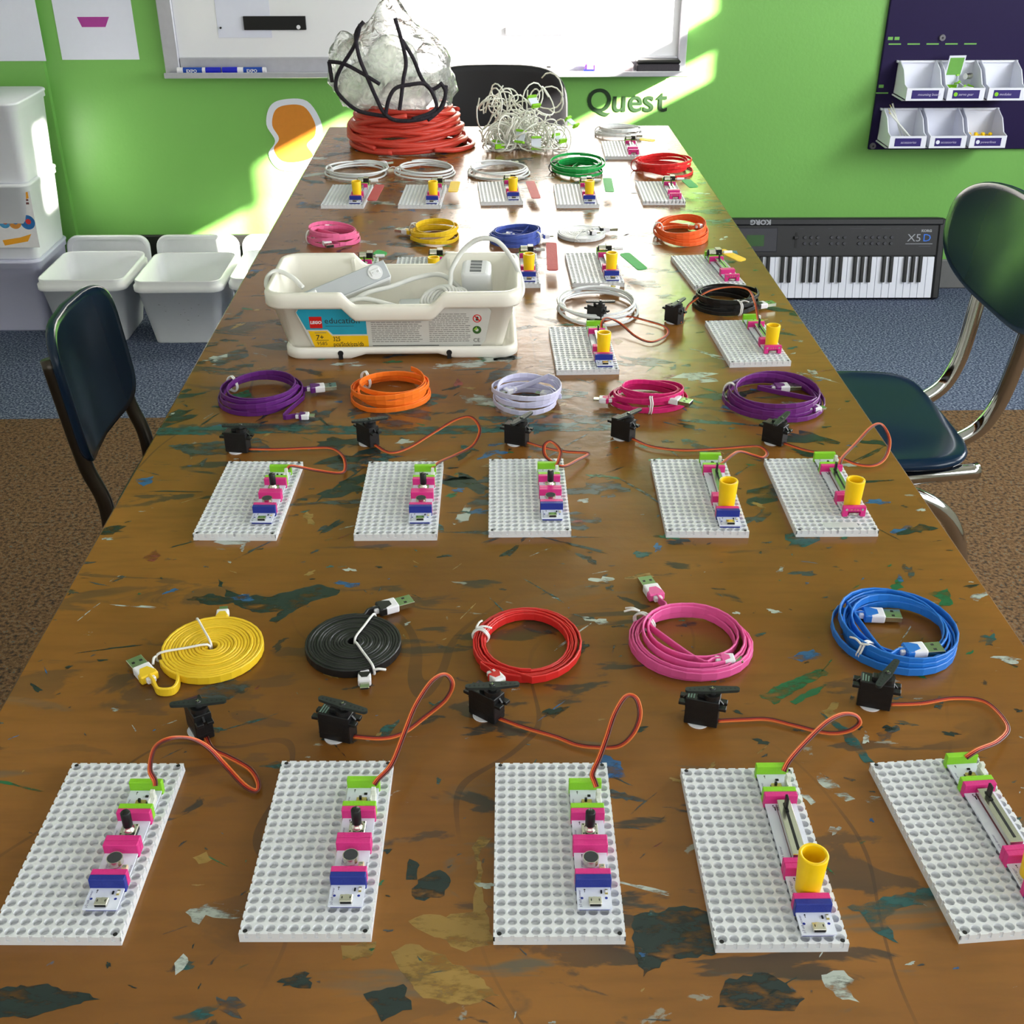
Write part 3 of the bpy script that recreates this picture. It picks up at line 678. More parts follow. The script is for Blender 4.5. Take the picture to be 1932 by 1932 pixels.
# ------------------------------------------------------------------ charging cables
M_TIE = mat('white_twist_tie', (228, 226, 224), 0.5)
M_PLUGW = mat('white_plug_plastic', (234, 232, 238), 0.35)
M_SHELLG = mat('plug_shell_reflecting', (190, 196, 176), 0.25, metal=1.0)
CCOL = {'yellow': (236, 196, 40), 'black': (22, 22, 23), 'red': (206, 38, 36), 'pink': (226, 92, 158), 'blue': (36, 116, 206), 'purple': (92, 30, 112), 'orange': (246, 118, 30), 'lavender': (206, 204, 232),
        'magenta': (206, 34, 110), 'white': (226, 228, 230), 'periwinkle': (72, 92, 178), 'green': (20, 156, 70), 'grape': (106, 36, 118), 'rose': (234, 110, 158), 'tangerine': (238, 98, 40), 'scarlet': (222, 34, 38), 'sunny': (232, 192, 30)}
def smooth_noise(seed):
    r = random.Random(seed); c = [(r.uniform(0.5, 1.0), r.uniform(0.31, 0.44), r.uniform(0, 6.3)), (r.uniform(0.4, 0.8), r.uniform(0.7, 0.95), r.uniform(0, 6.3)), (r.uniform(0.2, 0.45), r.uniform(1.2, 1.6), r.uniform(0, 6.3))]
    return lambda t: sum(a*math.sin(f*t+p) for a, f, p in c)/1.6
def plug(t, kind, loc, yaw, col, pitch=0.0, white_body=False):
    """kind 'a' = wide USB plug, 'm' = micro plug; loc = where the cord enters, mm above the table; points along yaw"""
    cm = mat(col+'_cord', CCOL[col], 0.4); mb = MB(); W_, H_, L_ = (13.0, 7.0, 19.0) if kind == 'a' else (9.6, 6.2, 13.5)
    mb.rbox(4.0, L_, -W_/2, W_/2, -H_/2, H_/2, M_PLUGW, r=1.2, seg=2)
    if not white_body:
        for s in (-1, 1):
            zz = s*(H_/2+0.08); poly = [(3.6, -W_*0.46), (3.6, W_*0.46), (L_*0.45, W_*0.40), (L_*0.72, W_*0.22), (L_*0.72, -W_*0.22), (L_*0.45, -W_*0.40)]
            mb.prism(poly, min(zz, zz-s*0.5), max(zz, zz-s*0.5), cm)
        mb.rbox(2.6, L_*0.48, -W_*0.52, W_*0.52, -H_*0.5, H_*0.5, cm, r=1.0)
    mb.rbox(-1.0, 3.2, -3.4, 3.4, -2.2, 2.2, M_PLUGW, r=0.7)
    o = obj('usb_plug' if kind == 'a' else 'micro_plug', mb, t, (0, 0, 0)); o.location = (loc[0]/1000, loc[1]/1000, loc[2]/1000)
    o.rotation_euler = (0, -math.radians(pitch), math.radians(yaw))
    sw, sh, sl = (12.0, 4.5, 13.0) if kind == 'a' else (6.8, 2.2, 6.0); s = MB()
    s.rbox(L_-0.5, L_+sl, -sw/2, sw/2, -sh/2, sh/2, M_SHELLG, r=0.3)
    s.box(L_+sl-0.05, L_+sl+0.06, -sw/2+0.7, sw/2-0.7, -sh/2+0.6, sh/2-0.6, M_DARK)
    if kind == 'a':
        for y in (-2.9, 2.9):
            for z in (-1, 1): s.box(L_+5, L_+7.4, y-1.1, y+1.1, min(z*sh/2, z*(sh/2+0.06)), max(z*sh/2, z*(sh/2+0.06)), M_DARK)
    obj('metal_shell', s, o)
    return o
def tie_ring(t, c, ang, half_w, half_h, zc, tails, m=None):
    mb = MB(); u = Vector((math.cos(ang), math.sin(ang), 0)); tn = Vector((-u.y, u.x, 0)); m = m or M_TIE
    for k in (0, 1):
        ring = [Vector(c)+u*(half_w*math.cos(2*PI*i/20))+Vector((0, 0, zc+half_h*math.sin(2*PI*i/20)))+tn*(k*2.2+0.6*math.sin(i)) for i in range(20)]
        for p in ring: p.z = max(p.z, 0.9)
        mb.tube(ring, 0.85, m, 6, True)
    top = Vector(c)+u*half_w*0.6+Vector((0, 0, zc+half_h))
    for a in tails:
        d = Vector((math.cos(a), math.sin(a), 0.05)); mb.tube(catmull([top, top+d*6+Vector((0, 0, 0.6)), top+d*12-Vector((0, 0, 2))], 4), 0.85, m, 6)
    obj('twist_tie', mb, t)
def cable(label, col, cx, cy, rx, ry, n, rin, seed, plugs=(), tie=None, tails=(0.6, 2.2), round_=False, wob=0.06, lift=5.0, h=5.6, th=1.5, a0=None, group='coiled charging cables', zk=1.0, tiemat=None):
    """loosely coiled cable; plugs = [(kind, x, y, z, yaw)], the first is joined to the outer end and the second to the inner end"""
    t = thing('coiled_cable', label, 'cable', (cx/1000, cy/1000, ZT), 0, group)
    m = mat(col+'_cord', CCOL[col], 0.4); nr, nz_, nx = smooth_noise(seed), smooth_noise(seed+50), smooth_noise(seed+99)
    hh = 1.8 if round_ else h/2
    starts = []
    if plugs:
        a = math.atan2((plugs[0][2]-cy)/ry, (plugs[0][1]-cx)/rx)
        a0_ = a+0.75 if a0 is None else a0
    else: a0_ = 0.3 if a0 is None else a0
    pts = []; steps = int(n*26); rg_ = random.Random(seed*7+1); N = n+2
    radii = [1-(1-rin)*i/(n-1) for i in range(n)]
    loose = lift > 5.5
    if loose:
        head = radii[:1]; rest = radii[1:]; rg_.shuffle(rest); radii = head+rest
    radii += [radii[-1]]*2
    levels = [lift*(0.9*i/(n-1) if loose else 0.3*rg_.random()) for i in range(n)]; levels += [levels[-1]]*2
    tilts = [(lift*rg_.uniform(0.1, 0.34), rg_.uniform(0, 6.3)) for _ in range(N)]
    ovs = [(wob*rg_.uniform(0.3, 0.9), rg_.uniform(0, 6.3)) for _ in range(N)]
    def blend(L, t):
        k = min(int(t), N-2); f = t-k; f = max(0.0, (f-0.45)/0.55); f = f*f*(3-2*f); return L[k], L[k+1], f
    for i in range(steps+1):
        tt = n*i/steps; th_ = a0_+tt*2*PI
        p, q, f = blend(radii, tt); r = p+(q-p)*f
        p, q, f = blend(ovs, tt); r += (p[0]*math.sin(th_+p[1]))*(1-f)+(q[0]*math.sin(th_+q[1]))*f+0.25*wob*nr(th_)
        r = min(r, 1.04)
        p, q, f = blend(levels, tt); z = p+(q-p)*f
        p, q, f = blend(tilts, tt); z += (p[0]*math.sin(th_+p[1]))*(1-f)+(q[0]*math.sin(th_+q[1]))*f
        pts.append(Vector((rx*r*math.cos(th_), ry*r*math.sin(th_), hh+0.2+max(0.0, z))))
    def tail(k, seq, first):
        pl = plugs[k]; p = Vector((pl[1]-cx, pl[2]-cy, pl[3])); d = Vector((math.cos(math.radians(pl[4])), math.sin(math.radians(pl[4])), 0))
        e = seq[0] if first else seq[-1]; dist = (p-e).length
        seg = catmull([p+d*6, p-d*2, p-d*min(14, dist*0.35), e], 5)
        return seg[:-1]+seq if first else seq+[x for x in reversed(seg)][1:]
    if len(plugs) > 0: pts = tail(0, pts, True)
    if len(plugs) > 1: pts = tail(1, pts, False)
    mb = MB()
    if round_: mb.tube(pts, 1.75, m, 8)
    else: mb.sweep(pts, [(-th/2, -h/2+0.5), (-th/2+0.4, -h/2), (th/2-0.4, -h/2), (th/2, -h/2+0.5), (th/2, h/2-0.5), (th/2-0.4, h/2), (-th/2+0.4, h/2), (-th/2, h/2-0.5)], m, up=(0, 0, 1), smooth=False)
    obj('cord', mb, t)
    for k, pl in enumerate(plugs):
        plug(t, pl[0], (pl[1]-cx, pl[2]-cy, pl[3]), pl[4], 'white' if round_ else col, pl[5] if len(pl) > 5 else 0.0, pl[6] if len(pl) > 6 else round_)
    if tie is not None:
        a = math.radians(tie); k = (1+rin)/2
        tie_ring(t, (rx*k*math.cos(a), ry*k*math.sin(a), 0), a, max(3.5, (1-rin)/2*rx+1.8), hh+lift*0.45+0.6, hh+lift*0.42, tails, tiemat)
    return t
def spiral(label, col, cx, cy, R, turns, ties, plugs, h=7.0, tail_a=None, pcol=None):
    t = thing('coiled_cable', label, 'cable', (cx/1000, cy/1000, ZT), 0, 'coiled charging cables'); m = mat(col+'_cord', CCOL[col], 0.4)
    nz_ = smooth_noise(turns); a0 = tail_a if tail_a is not None else 0.0; pts = []
    for i in range(turns*30+1):
        f = i/(turns*30); a = a0+f*turns*2*PI; r = R*(1-f)+4.2*f; pts.append(Vector((r*math.cos(a), r*math.sin(a), h/2+0.5*(1+nz_(a)))))
    pl = plugs[0]; p = Vector((pl[1]-cx, pl[2]-cy, pl[3])); d = Vector((math.cos(math.radians(pl[4])), math.sin(math.radians(pl[4])), 0))
    seg = catmull([p+d*5, p-d*3]+[Vector((q[0]-cx, q[1]-cy, q[2])) for q in pl[5]]+[pts[0]], 6); pts = seg[:-1]+pts
    mb = MB(); th = 2.25
    mb.sweep(pts, [(-th/2, -h/2+0.6), (-th/2+0.5, -h/2), (th/2-0.5, -h/2), (th/2, -h/2+0.6), (th/2, h/2-0.6), (th/2-0.5, h/2), (-th/2+0.5, h/2), (-th/2, h/2-0.6)], m, up=(0, 0, 1), smooth=False)
    obj('cord', mb, t)
    for q in plugs: plug(t, q[0], (q[1]-cx, q[2]-cy, q[3]), q[4], pcol or col)
    tb_ = MB()
    for a in ties:
        u = Vector((math.cos(math.radians(a)), math.sin(math.radians(a)), 0)); z = h+1.7
        tb_.tube(catmull([u*1.5+Vector((0, 0, 1.5)), u*3.0+Vector((0, 0, z)), u*(R*0.5)+Vector((0, 0, z+0.3)), u*(R-1)+Vector((0, 0, z)), u*(R+2.4)+Vector((0, 0, h*0.5)), u*(R+1)+Vector((0, 0, 1.2))], 4), 0.95, M_TIE, 6)
    u = Vector((math.cos(math.radians(ties[-1])), math.sin(math.radians(ties[-1])), 0)); v = Vector((-u.y, u.x, 0))
    tb_.tube(catmull([u*(R+2.2)+Vector((0, 0, h-1)), u*(R+4)+v*3+Vector((0, 0, h)), u*(R+5)+v*8+Vector((0, 0, h-2))], 4), 1.0, M_TIE, 6)
    obj('twist_tie', tb_, t)
    return t
spiral('flat yellow cable wound in a tight disc, USB plug hanging out at left', 'yellow', -212, 705, 38.5, 14, (118, 196), [('a', -248, 667, 4.5, 128, [(-240, 655, 4), (-230, 656, 3.7), (-229, 668, 3.7), (-236, 684, 3.7)]), ('m', -212, 741, 4, 96)], tail_a=3.6)
spiral('flat black cable wound in a tight disc with white tie', 'black', -105, 708, 36.5, 15, (70, 298), [('a', -93, 752, 5, 25, [(-98, 749, 5), (-101, 744, 4)]), ('m', -94, 674, 4, -85)], tail_a=1.65)
cable('flat red cable coiled in a neat ring, tied at its left', 'red', 27, 706, 41, 45, 6, 0.78, 3, [('m', -1, 670, 5, -58)], 165, wob=0.04, lift=5, h=6.6, tails=(1.2, 0.1))
cable('flat pink cable coiled wide with its USB plug pointing away', 'pink', 151, 705, 48, 46, 7, 0.70, 14, [('a', 135, 764, 4, 104), ('m', 166, 676, 9, 2)], 140, wob=0.12, lift=8, h=6.4, tails=(2.6, 3.0))
cable('flat bright blue cable coiled at the right table edge', 'blue', 312, 713, 46, 50, 7, 0.72, 25, [('a', 291, 738, 5, -5), ('a', 304, 680, 12, 5)], 215, wob=0.09, lift=9, h=6.6, tails=(2.0, -0.4), a0=2.4)
cable('flat dark purple cable coiled at the left with two plugs at its right', 'purple', -252, 1174, 47, 50, 5, 0.80, 36, [('m', -207, 1121, 3.6, 0), ('a', -203, 1183, 8, 12)], 150, wob=0.07, lift=14, tails=())
cable('flat bright orange cable coiled in front of the tray', 'orange', -108, 1176, 45, 46, 6, 0.80, 47, [], 140, wob=0.07, lift=16, a0=1.0, tails=())
cable('flat pale lavender cable coiled in a teardrop', 'lavender', 42, 1158, 40, 40, 5, 0.74, 58, [('m', 70, 1160, 8, 160), ('m', 29, 1176, 9, 215)], None, wob=0.10, lift=16, tails=())
cable('flat magenta cable coiled with plugs at both sides', 'magenta', 177, 1157, 43, 33, 6, 0.70, 69, [('m', 134, 1148, 7, 172), ('a', 190, 1140, 13, -30)], 265, wob=0.10, lift=14, tails=())
cable('large flat purple cable coiled near the right table edge', 'grape', 314, 1149, 54, 56, 6, 0.80, 71, [('m', 344, 1116, 8, 15), ('a', 316, 1170, 10, 5)], 160, wob=0.09, lift=14, a0=-0.6, tails=())
cable('thick white round cable coiled beside the tray behind a servo', 'white', 146, 1456, 54, 64, 4, 0.86, 82, [('a', 150, 1523, 7, -10)], 190, round_=True, wob=0.07, lift=10, tails=())
cable('flat black cable coiled with loose strands near the right table edge', 'black', 318, 1465, 45, 43, 8, 0.70, 93, [('a', 352, 1447, 6, 20)], 285, wob=0.07, lift=16, tails=(2.6, 0.2))
cable('flat light pink cable coiled behind left end of the tray', 'rose', -241, 1775, 42, 40, 6, 0.78, 104, [('a', -252, 1750, 8, -68), ('m', -265, 1812, 12, 60)], 200, wob=0.05, lift=17, tails=())
cable('flat yellow cable coiled behind the tray', 'sunny', -84, 1788, 39, 44, 5, 0.78, 115, [('a', -118, 1800, 6, 150)], 165, wob=0.06, lift=16, tails=(0.4,))
cable('flat periwinkle blue cable coiled behind the tray', 'periwinkle', 44, 1766, 42, 37, 6, 0.80, 126, [('m', 84, 1770, 7, 10), ('m', 42, 1771, 10, 170)], 330, wob=0.05, lift=16, tails=())
spiral('flat white cable wound in a tight disc with black plugs', 'white', 150, 1796, 39, 13, (40, 250), [('a', 176, 1806, 7, 8, [(168, 1802, 7), (180, 1792, 5)]), ('m', 158, 1778, 10, 8)], h=6.0, tail_a=0.2, pcol='black')
cable('flat orange cable coiled near the right table edge behind the yellow flag', 'tangerine', 309, 1788, 44, 54, 7, 0.74, 137, [('m', 331, 1800, 12, 40)], 175, wob=0.08, lift=18, tails=(1.2,))
cable('thin white round cable coiled at left of the far row', 'white', -244, 2206, 60, 60, 4, 0.84, 148, [('a', -212, 2262, 7, 30)], 170, round_=True, wob=0.08, lift=12, tails=())
cable('thin white round cable coiled left of centre in the far row', 'white', -116, 2211, 58, 55, 4, 0.86, 159, [('a', -108, 2268, 6, 20)], 190, round_=True, wob=0.07, lift=12, tails=(3.4,))
cable('thin white round cable coiled behind the far middle motor kit', 'white', 21, 2206, 59, 54, 4, 0.84, 170, [('a', 30, 2262, 7, 10)], 200, round_=True, wob=0.09, lift=12, tails=(-0.3,))
cable('flat bright green cable coiled in the far row', 'green', 174, 2222, 54, 66, 7, 0.68, 181, [('a', 172, 2206, 9, 20)], 185, wob=0.10, lift=16, tails=(), h=5, tiemat=M_BLACK, a0=1.4)
cable('flat bright red cable coiled in the far row at the right', 'scarlet', 336, 2226, 58, 66, 7, 0.68, 192, [('m', 320, 2188, 9, 10)], 180, wob=0.12, lift=20, tails=(), h=5, tiemat=mat('red_twist_tie', (190, 40, 40), 0.5))
cable('flat white cable coiled at the far right corner of the table', 'white', 288, 2552, 52, 46, 5, 0.72, 203, [('a', 300, 2508, 7, 0)], 185, wob=0.10, lift=14, tails=(), h=5)

# ------------------------------------------------------------------ storage tray standing in its upturned lid
M_TRAY = mat('ivory_tray_plastic', (238, 234, 222), 0.32, var=0.02, sss=0.1)
M_LIDP = mat('ivory_lid_plastic', (238, 235, 226), 0.32, var=0.02, sss=0.1)
M_LBL_B, M_LBL_Y, M_LBL_G, M_LBL_R = mat('turquoise_label', (40, 158, 186), 0.4), mat('yellow_label', (246, 196, 20), 0.4), mat('pale_grey_label', (206, 206, 200), 0.4), mat('red_label', (214, 36, 30), 0.4)
M_LTXT, M_LTXT2 = mat('dark_label_print', (52, 48, 40), 0.5), mat('grey_label_print', (128, 126, 122), 0.5)
TX, TY = -112.0, 1364.0
def dip(x, a, b, amt):
    x = abs(x); return amt if x < a else (0 if x > b else amt*(b-x)/(b-a))
def zloop(w, d, r, zf, nc=6, side=48): return [(x, y, zf(x, y, d)) for x, y in rrect(w, d, r, nc, side)]
lid = thing('tray_lid', 'ivory plastic lid lying upturned under the storage tray', 'lid', (-0.1045, 1.3665, ZT))
flat = lambda z: (lambda x, y, d: z)
def low(z): return lambda x, y, d: z+(dip(x, 42, 62, 6.0) if abs(abs(y)-d/2) < 1 else 0)
mb = MB()
mb.loft([zloop(272, 152, 16, low(0)), zloop(279, 158, 18, low(2.5)), zloop(279, 158, 18, flat(12.5)), zloop(275, 154, 16, flat(14.5)), zloop(268, 147, 14, flat(14)), zloop(266, 145, 13, flat(4))], M_LIDP, True, False, True)
obj('lid_rim', mb, lid)
nb = MB()
for x in (-73, 57): nb.box(x-2.5, x+2.5, -79.6, -78.4, 0, 7, M_DARK).cyl((x, -79.7, 8), (x, -78.4, 8), 3.4, 3.4, M_DARK, 14)
nb.cyl((124, 20, 4), (124, 20, 4.3), 3, 3, M_DARK, 12)
obj('latch_slot', nb, lid)
tray = thing('storage_tray', 'ivory plastic storage tray full of white power adapters and cords', 'tray', (TX/1000, TY/1000, ZT+0.0042))
def rim(z): return lambda x, y, d: z-(dip(x, 46, 60, 15) if abs(abs(y)-d/2) < 1.5 else 0)
Lp = [zloop(254, 116, 10, flat(0)), zloop(258, 121, 11, flat(3)), zloop(287, 146, 16, rim(60)), zloop(300, 158, 22, rim(60)), zloop(304, 162, 24, rim(63)), zloop(304, 162, 24, rim(76)), zloop(300, 158, 23, rim(79)), zloop(290, 148, 18, rim(79)), zloop(286, 144, 16, rim(76)), zloop(256, 118, 10, flat(4))]
for k, hw, s in ((2, 73.0, 12.5/57), (8, 72.0, 13.0/72)):              # keep the walls straight where the rim dips
    Lp[k] = [(x, math.copysign(hw-dip(x, 46, 60, 15)*s, y) if abs(abs(y)-hw) < 1.0 else y, z) for x, y, z in Lp[k]]
mb = MB(); mb.loft(Lp, M_TRAY, True, True, True); obj('tray_body', mb, tray)
hk = MB()
for x in (-60, 62): hk.box(x-2, x+2, 68, 73, 58, 74, M_TRAY).box(x-2, x+2, 64, 70, 70, 75, M_TRAY)
obj('rim_rib', hk, tray)
# printed sticker on the sloping front face
ang = math.degrees(math.atan2(12.5, 57))
LM = T(-114, -61.6, 4.5) @ RX(90+ang) @ T(8, 0, 0.35) @ Matrix.Diagonal((0.93, 1, 1, 1))
lb = MB(); Lw, Lh = 232, 57
def quad(x0, x1, y0, y1, z, m): lb.prism([(x0, y0), (x1, y0), (x1, y1), (x0, y1)], z-0.05, z, m, LM)
lb.prism([(10, 0), (222, 0), (230, 10), (238, Lh-6), (234, Lh), (-6, Lh), (-10, Lh-6), (6, 6)], 0, 0.3, M_LBL_G, LM)
lb.prism([(1, 27), (28, 27), (34, 20), (78, 20), (78, Lh), (-5, Lh), (-9, Lh-6)], 0.3, 0.36, M_LBL_B, LM)
lb.prism([(10, 1), (79, 1), (79, 18), (33, 18), (27, 25), (3, 25), (8, 6)], 0.3, 0.36, M_LBL_Y, LM)
quad(6, 22, 29, 45, 0.46, M_LBL_R)
lb.text('LEGO', 5.6, M_PLUGW, LM @ T(14, 35.2, 0.5), 'CENTER', shear=0.15, bold=0.25)
lb.text('education', 11.5, M_LTXT, LM @ T(25, 35.5, 0.4)); quad(26, 62, 31.5, 32, 0.4, M_LTXT)
lb.text('7+', 9.5, M_LTXT, LM @ T(12, 13, 0.4), bold=0.12).text('9585', 7, M_LTXT, LM @ T(12, 5, 0.4)); quad(11, 28, 11.6, 12.2, 0.4, M_LTXT); quad(11, 26, 22.2, 23.0, 0.4, M_LTXT2)
lb.text('325', 9, M_LTXT, LM @ T(33.5, 10.6, 0.4) @ Matrix.Diagonal((0.72, 1, 1, 1)), bold=0.1).text('pcs/Stck/pzs/db', 8.8, M_LTXT, LM @ T(33.5, 3.2, 0.4) @ Matrix.Diagonal((0.72, 1, 1, 1)), bold=0.1)
r2 = random.Random(3)
for c0, c1 in ((84, 150), (158, 212)):
    for k in range(15):
        y = 9+k*2.7; x = c0
        while x < c1-6:
            w_ = r2.uniform(2, 8); quad(x, min(x+w_, c1-1), y, y+0.9, 0.4, M_LTXT2); x += w_+1.0
quad(84, 170, 3.0, 3.9, 0.4, M_LTXT)
def ring2(cx, cy, r0, r1, m, k=24):
    vs = [(cx+r*math.cos(2*PI*i/k), cy+r*math.sin(2*PI*i/k), 0.45) for r in (r0, r1) for i in range(k)]
    lb.add(vs, [(i, (i+1) % k, k+(i+1) % k, k+i) for i in range(k)], m, False, LM)
ring2(220, 41, 4.4, 5.6, M_LBL_R); lb.prism([(216.3, 44.0), (217.2, 45), (224, 38), (223, 37.2)], 0.4, 0.46, M_LBL_R, LM); ring2(220, 41.8, 0.2, 1.8, M_LTXT); quad(218, 222, 38, 40, 0.42, M_LTXT)
ring2(219.5, 25, 2.2, 5.6, mat('dark_green_print', (52, 92, 40), 0.5)); lb.prism([(215, 25), (219.5, 30), (219.5, 25)], 0.46, 0.5, mat('lime_print', (150, 190, 60), 0.5), LM)
lb.text('CE', 7.5, M_LTXT, LM @ T(219, 8, 0.45), 'CENTER'); quad(214, 224, 2.6, 4, 0.4, M_LTXT2)
obj('printed_label', lb, tray)

# things lying in the tray
M_ALU = mat('silver_adapter_case', (196, 200, 206), 0.42, metal=0.35, var=0.03)
M_ADW = mat('white_adapter_plastic', (236, 236, 238), 0.35, var=0.02)
M_CORD = mat('white_rubber_cord', (224, 224, 220), 0.45)
def tz(p): return (p[0]/1000, p[1]/1000, ZT+p[2]/1000)
ps = thing('power_strip', 'silver and white power strip with round rocker switch, leaning in the tray', 'power strip', tz((-176, 1366, 46)), 0, None, (math.radians(-38), math.radians(-16), math.radians(20)))
mb = MB(); mb.rbox(-52, 62, -17, 17, 0, 26, M_ADW, r=4, seg=2, smooth=False); mb.rbox(-51, 61, -18.5, -16, 2, 25, M_ALU, r=1.0); obj('case', mb, ps)
mb = MB(); Mx = T(45, -18.4, 13.5) @ RX(90); mb.cyl((0, 0, 0), (0, 0, 1.6), 9.2, 9.0, M_ADW, 28, M=Mx).rbox(-6, 6, -4, 4, 1, 3.2, M_ADW, r=0.8, M=Mx).text('-', 6, M_LTXT2, Mx @ T(-4.5, -1.5, 3.3)).text('o', 5, M_LTXT2, Mx @ T(1.5, -1.5, 3.3)); obj('rocker_switch', mb, ps)
mb = MB(); Mx = T(-40, -18.4, 13.5) @ RX(90); mb.rbox(-9, 9, -7, 7, 0, 9, M_ADW, r=1.5, M=Mx).cyl((-4, 0, 8), (-16, 0, 17), 4.5, 3.2, M_ADW, 14, M=Mx); obj('cord_socket', mb, ps)
uc = thing('usb_charger', 'white upright charger block with four USB slots in its top', 'charger', tz((-12, 1398, 10.5)), math.radians(-6), None, (math.radians(20), 0, math.radians(-5)))
obj('case', MB().rbox(-18, 18, -14, 14, 0, 82, M_ADW, r=5, seg=3, smooth=True), uc)
slot = MB().box(-7, 7, -2.2, 2.2, 82.0, 82.25, mat('grey_slot', (120, 122, 124), 0.5)).mesh('usb_slot')
fc = obj('slot_face', MB().rbox(-13, 13, -13, 12, 81.0, 82.15, M_ADW, r=0.5), uc)
for k in range(4): obj('usb_slot', slot, fc, (0.0, (-9+k*6)/1000, 0.0002))
br = thing('power_adapter', 'flat silver power adapter lying low in the tray in front of charger', 'adapter', tz((-58, 1352, 13.0)), math.radians(4))
obj('case', MB().rbox(-52, 52, -20, 20, 0, 34, M_ADW, r=3, seg=2).rbox(-48, 48, -21, -19, 3, 31, M_ALU, r=0.8).rbox(-50, 50, -18, 18, 33.4, 34.6, M_ALU, r=0.5), br)
obj('cord_socket', MB().rbox(-30, -14, -26, -19, 10, 26, M_ADW, r=1.5), br)
def cordthing(label, pts, r, mtl=None, sub=8):
    c = Vector(pts[0]); o = obj('charging_lead', MB().tube([p-Vector((c.x, c.y, 0)) for p in catmull(pts, sub)], r, mtl or M_CORD, 10), None, (c.x/1000, c.y/1000, ZT))  # white power cords lying in the tray; the left one plugs into the strip
    return tag(o, label, 'cord')
cordthing('white cord arching high over the right end of the tray', [(-50, 1350, 50), (-46, 1362, 72), (-44, 1372, 84), (-30, 1382, 104), (-10, 1382, 118), (12, 1378, 116), (30, 1370, 96), (41, 1356, 74), (40, 1340, 60), (22, 1330, 50), (0, 1334, 44)], 3.0)
cordthing('white cord looping out over left end of the tray', [(-226, 1352, 68), (-240, 1362, 78), (-258, 1368, 84), (-268, 1358, 80), (-266, 1336, 74), (-250, 1318, 70), (-225, 1312, 60), (-200, 1318, 44)], 3.0)
cordthing('white cord lying across the middle of the tray', [(-178, 1340, 46), (-150, 1352, 60), (-120, 1365, 64), (-90, 1380, 70), (-60, 1386, 72), (-40, 1378, 62), (-28, 1372, 50)], 3.0)
cordthing('white cord running down front inside of the tray', [(-196, 1312, 48), (-172, 1318, 60), (-150, 1322, 64), (-120, 1318, 58), (-96, 1316, 52), (-70, 1318, 48)], 3.0)
wd = thing('wound_cord', 'white cord wound in a bundle in the middle of the tray', 'cord', tz((-52, 1340, 50)))
mb = MB()
for k in range(7):
    a = k*0.9; mb.tube([Vector((18*math.cos(2*PI*i/28)*math.cos(0.5)+k*4-14, 11*math.sin(2*PI*i/28)*0.9+2*math.sin(k), 8+10*math.sin(2*PI*i/28+0.6)+1.5*math.sin(a))) for i in range(28)], 2.2, M_CORD, 8, True)
obj('cord_loops', mb, wd)

# ------------------------------------------------------------------ red extension cord, bag and wire tangle at the far end
M_RED = mat('red_rubber_cord', (206, 66, 52), 0.38, var=0.12)
rc = thing('extension_cord', 'thick red extension cord coiled in a heap under the plastic bag', 'cord', (-0.166, 2.462, ZT))
rr = random.Random(5); mb = MB(); pts = []
nl = 26
for i in range(nl*28+1):
    t = i/28; k = int(t); layer = t/nl; a = 2*PI*t
    col = (t*0.37) % 1.0
    R = 124-26*layer**1.5-20*abs(math.sin(t*1.37+0.4))*(0.4+0.6*math.sin(t*0.61)**2)
    z = 5.2+70*layer**0.9+7*math.sin(a+t*0.9)*min(1, layer*6)+4*math.sin(2*a+t*1.7)*min(1, layer*6)
    pts.append(Vector((R*math.cos(a)*1.0, R*0.90*math.sin(a), max(5.2, z))))
mb.tube(pts, 5.0, M_RED, 9); obj('cord_coil', mb, rc)
mb = MB()
for s in range(3):
    q = [Vector((118*math.cos(a+s*0.3)*(1-0.05*s), 108*math.sin(a+s*0.3), 20+s*14+34*math.sin(a*0.8+s*2))) for a in [i*0.28 for i in range(16)]]
    mb.tube(catmull([Vector((p.x, p.y, max(6, p.z))) for p in q], 3), 5.0, M_RED, 9)
obj('cord_strand', mb, rc)
mb = MB(); mb.tube(catmull([(60, -95, 10), (100, -80, 6), (128, -50, 5.2), (138, -10, 5.2), (120, 30, 8)], 6), 5.0, M_RED, 9); obj('cord_end', mb, rc)
obj('paper_tag', MB().rbox(-14, 14, -6, 6, -0.3, 0.3, M_PLUGW, r=0.2, M=T(-20, -70, 92) @ RX(50) @ RZ(-25)), rc)

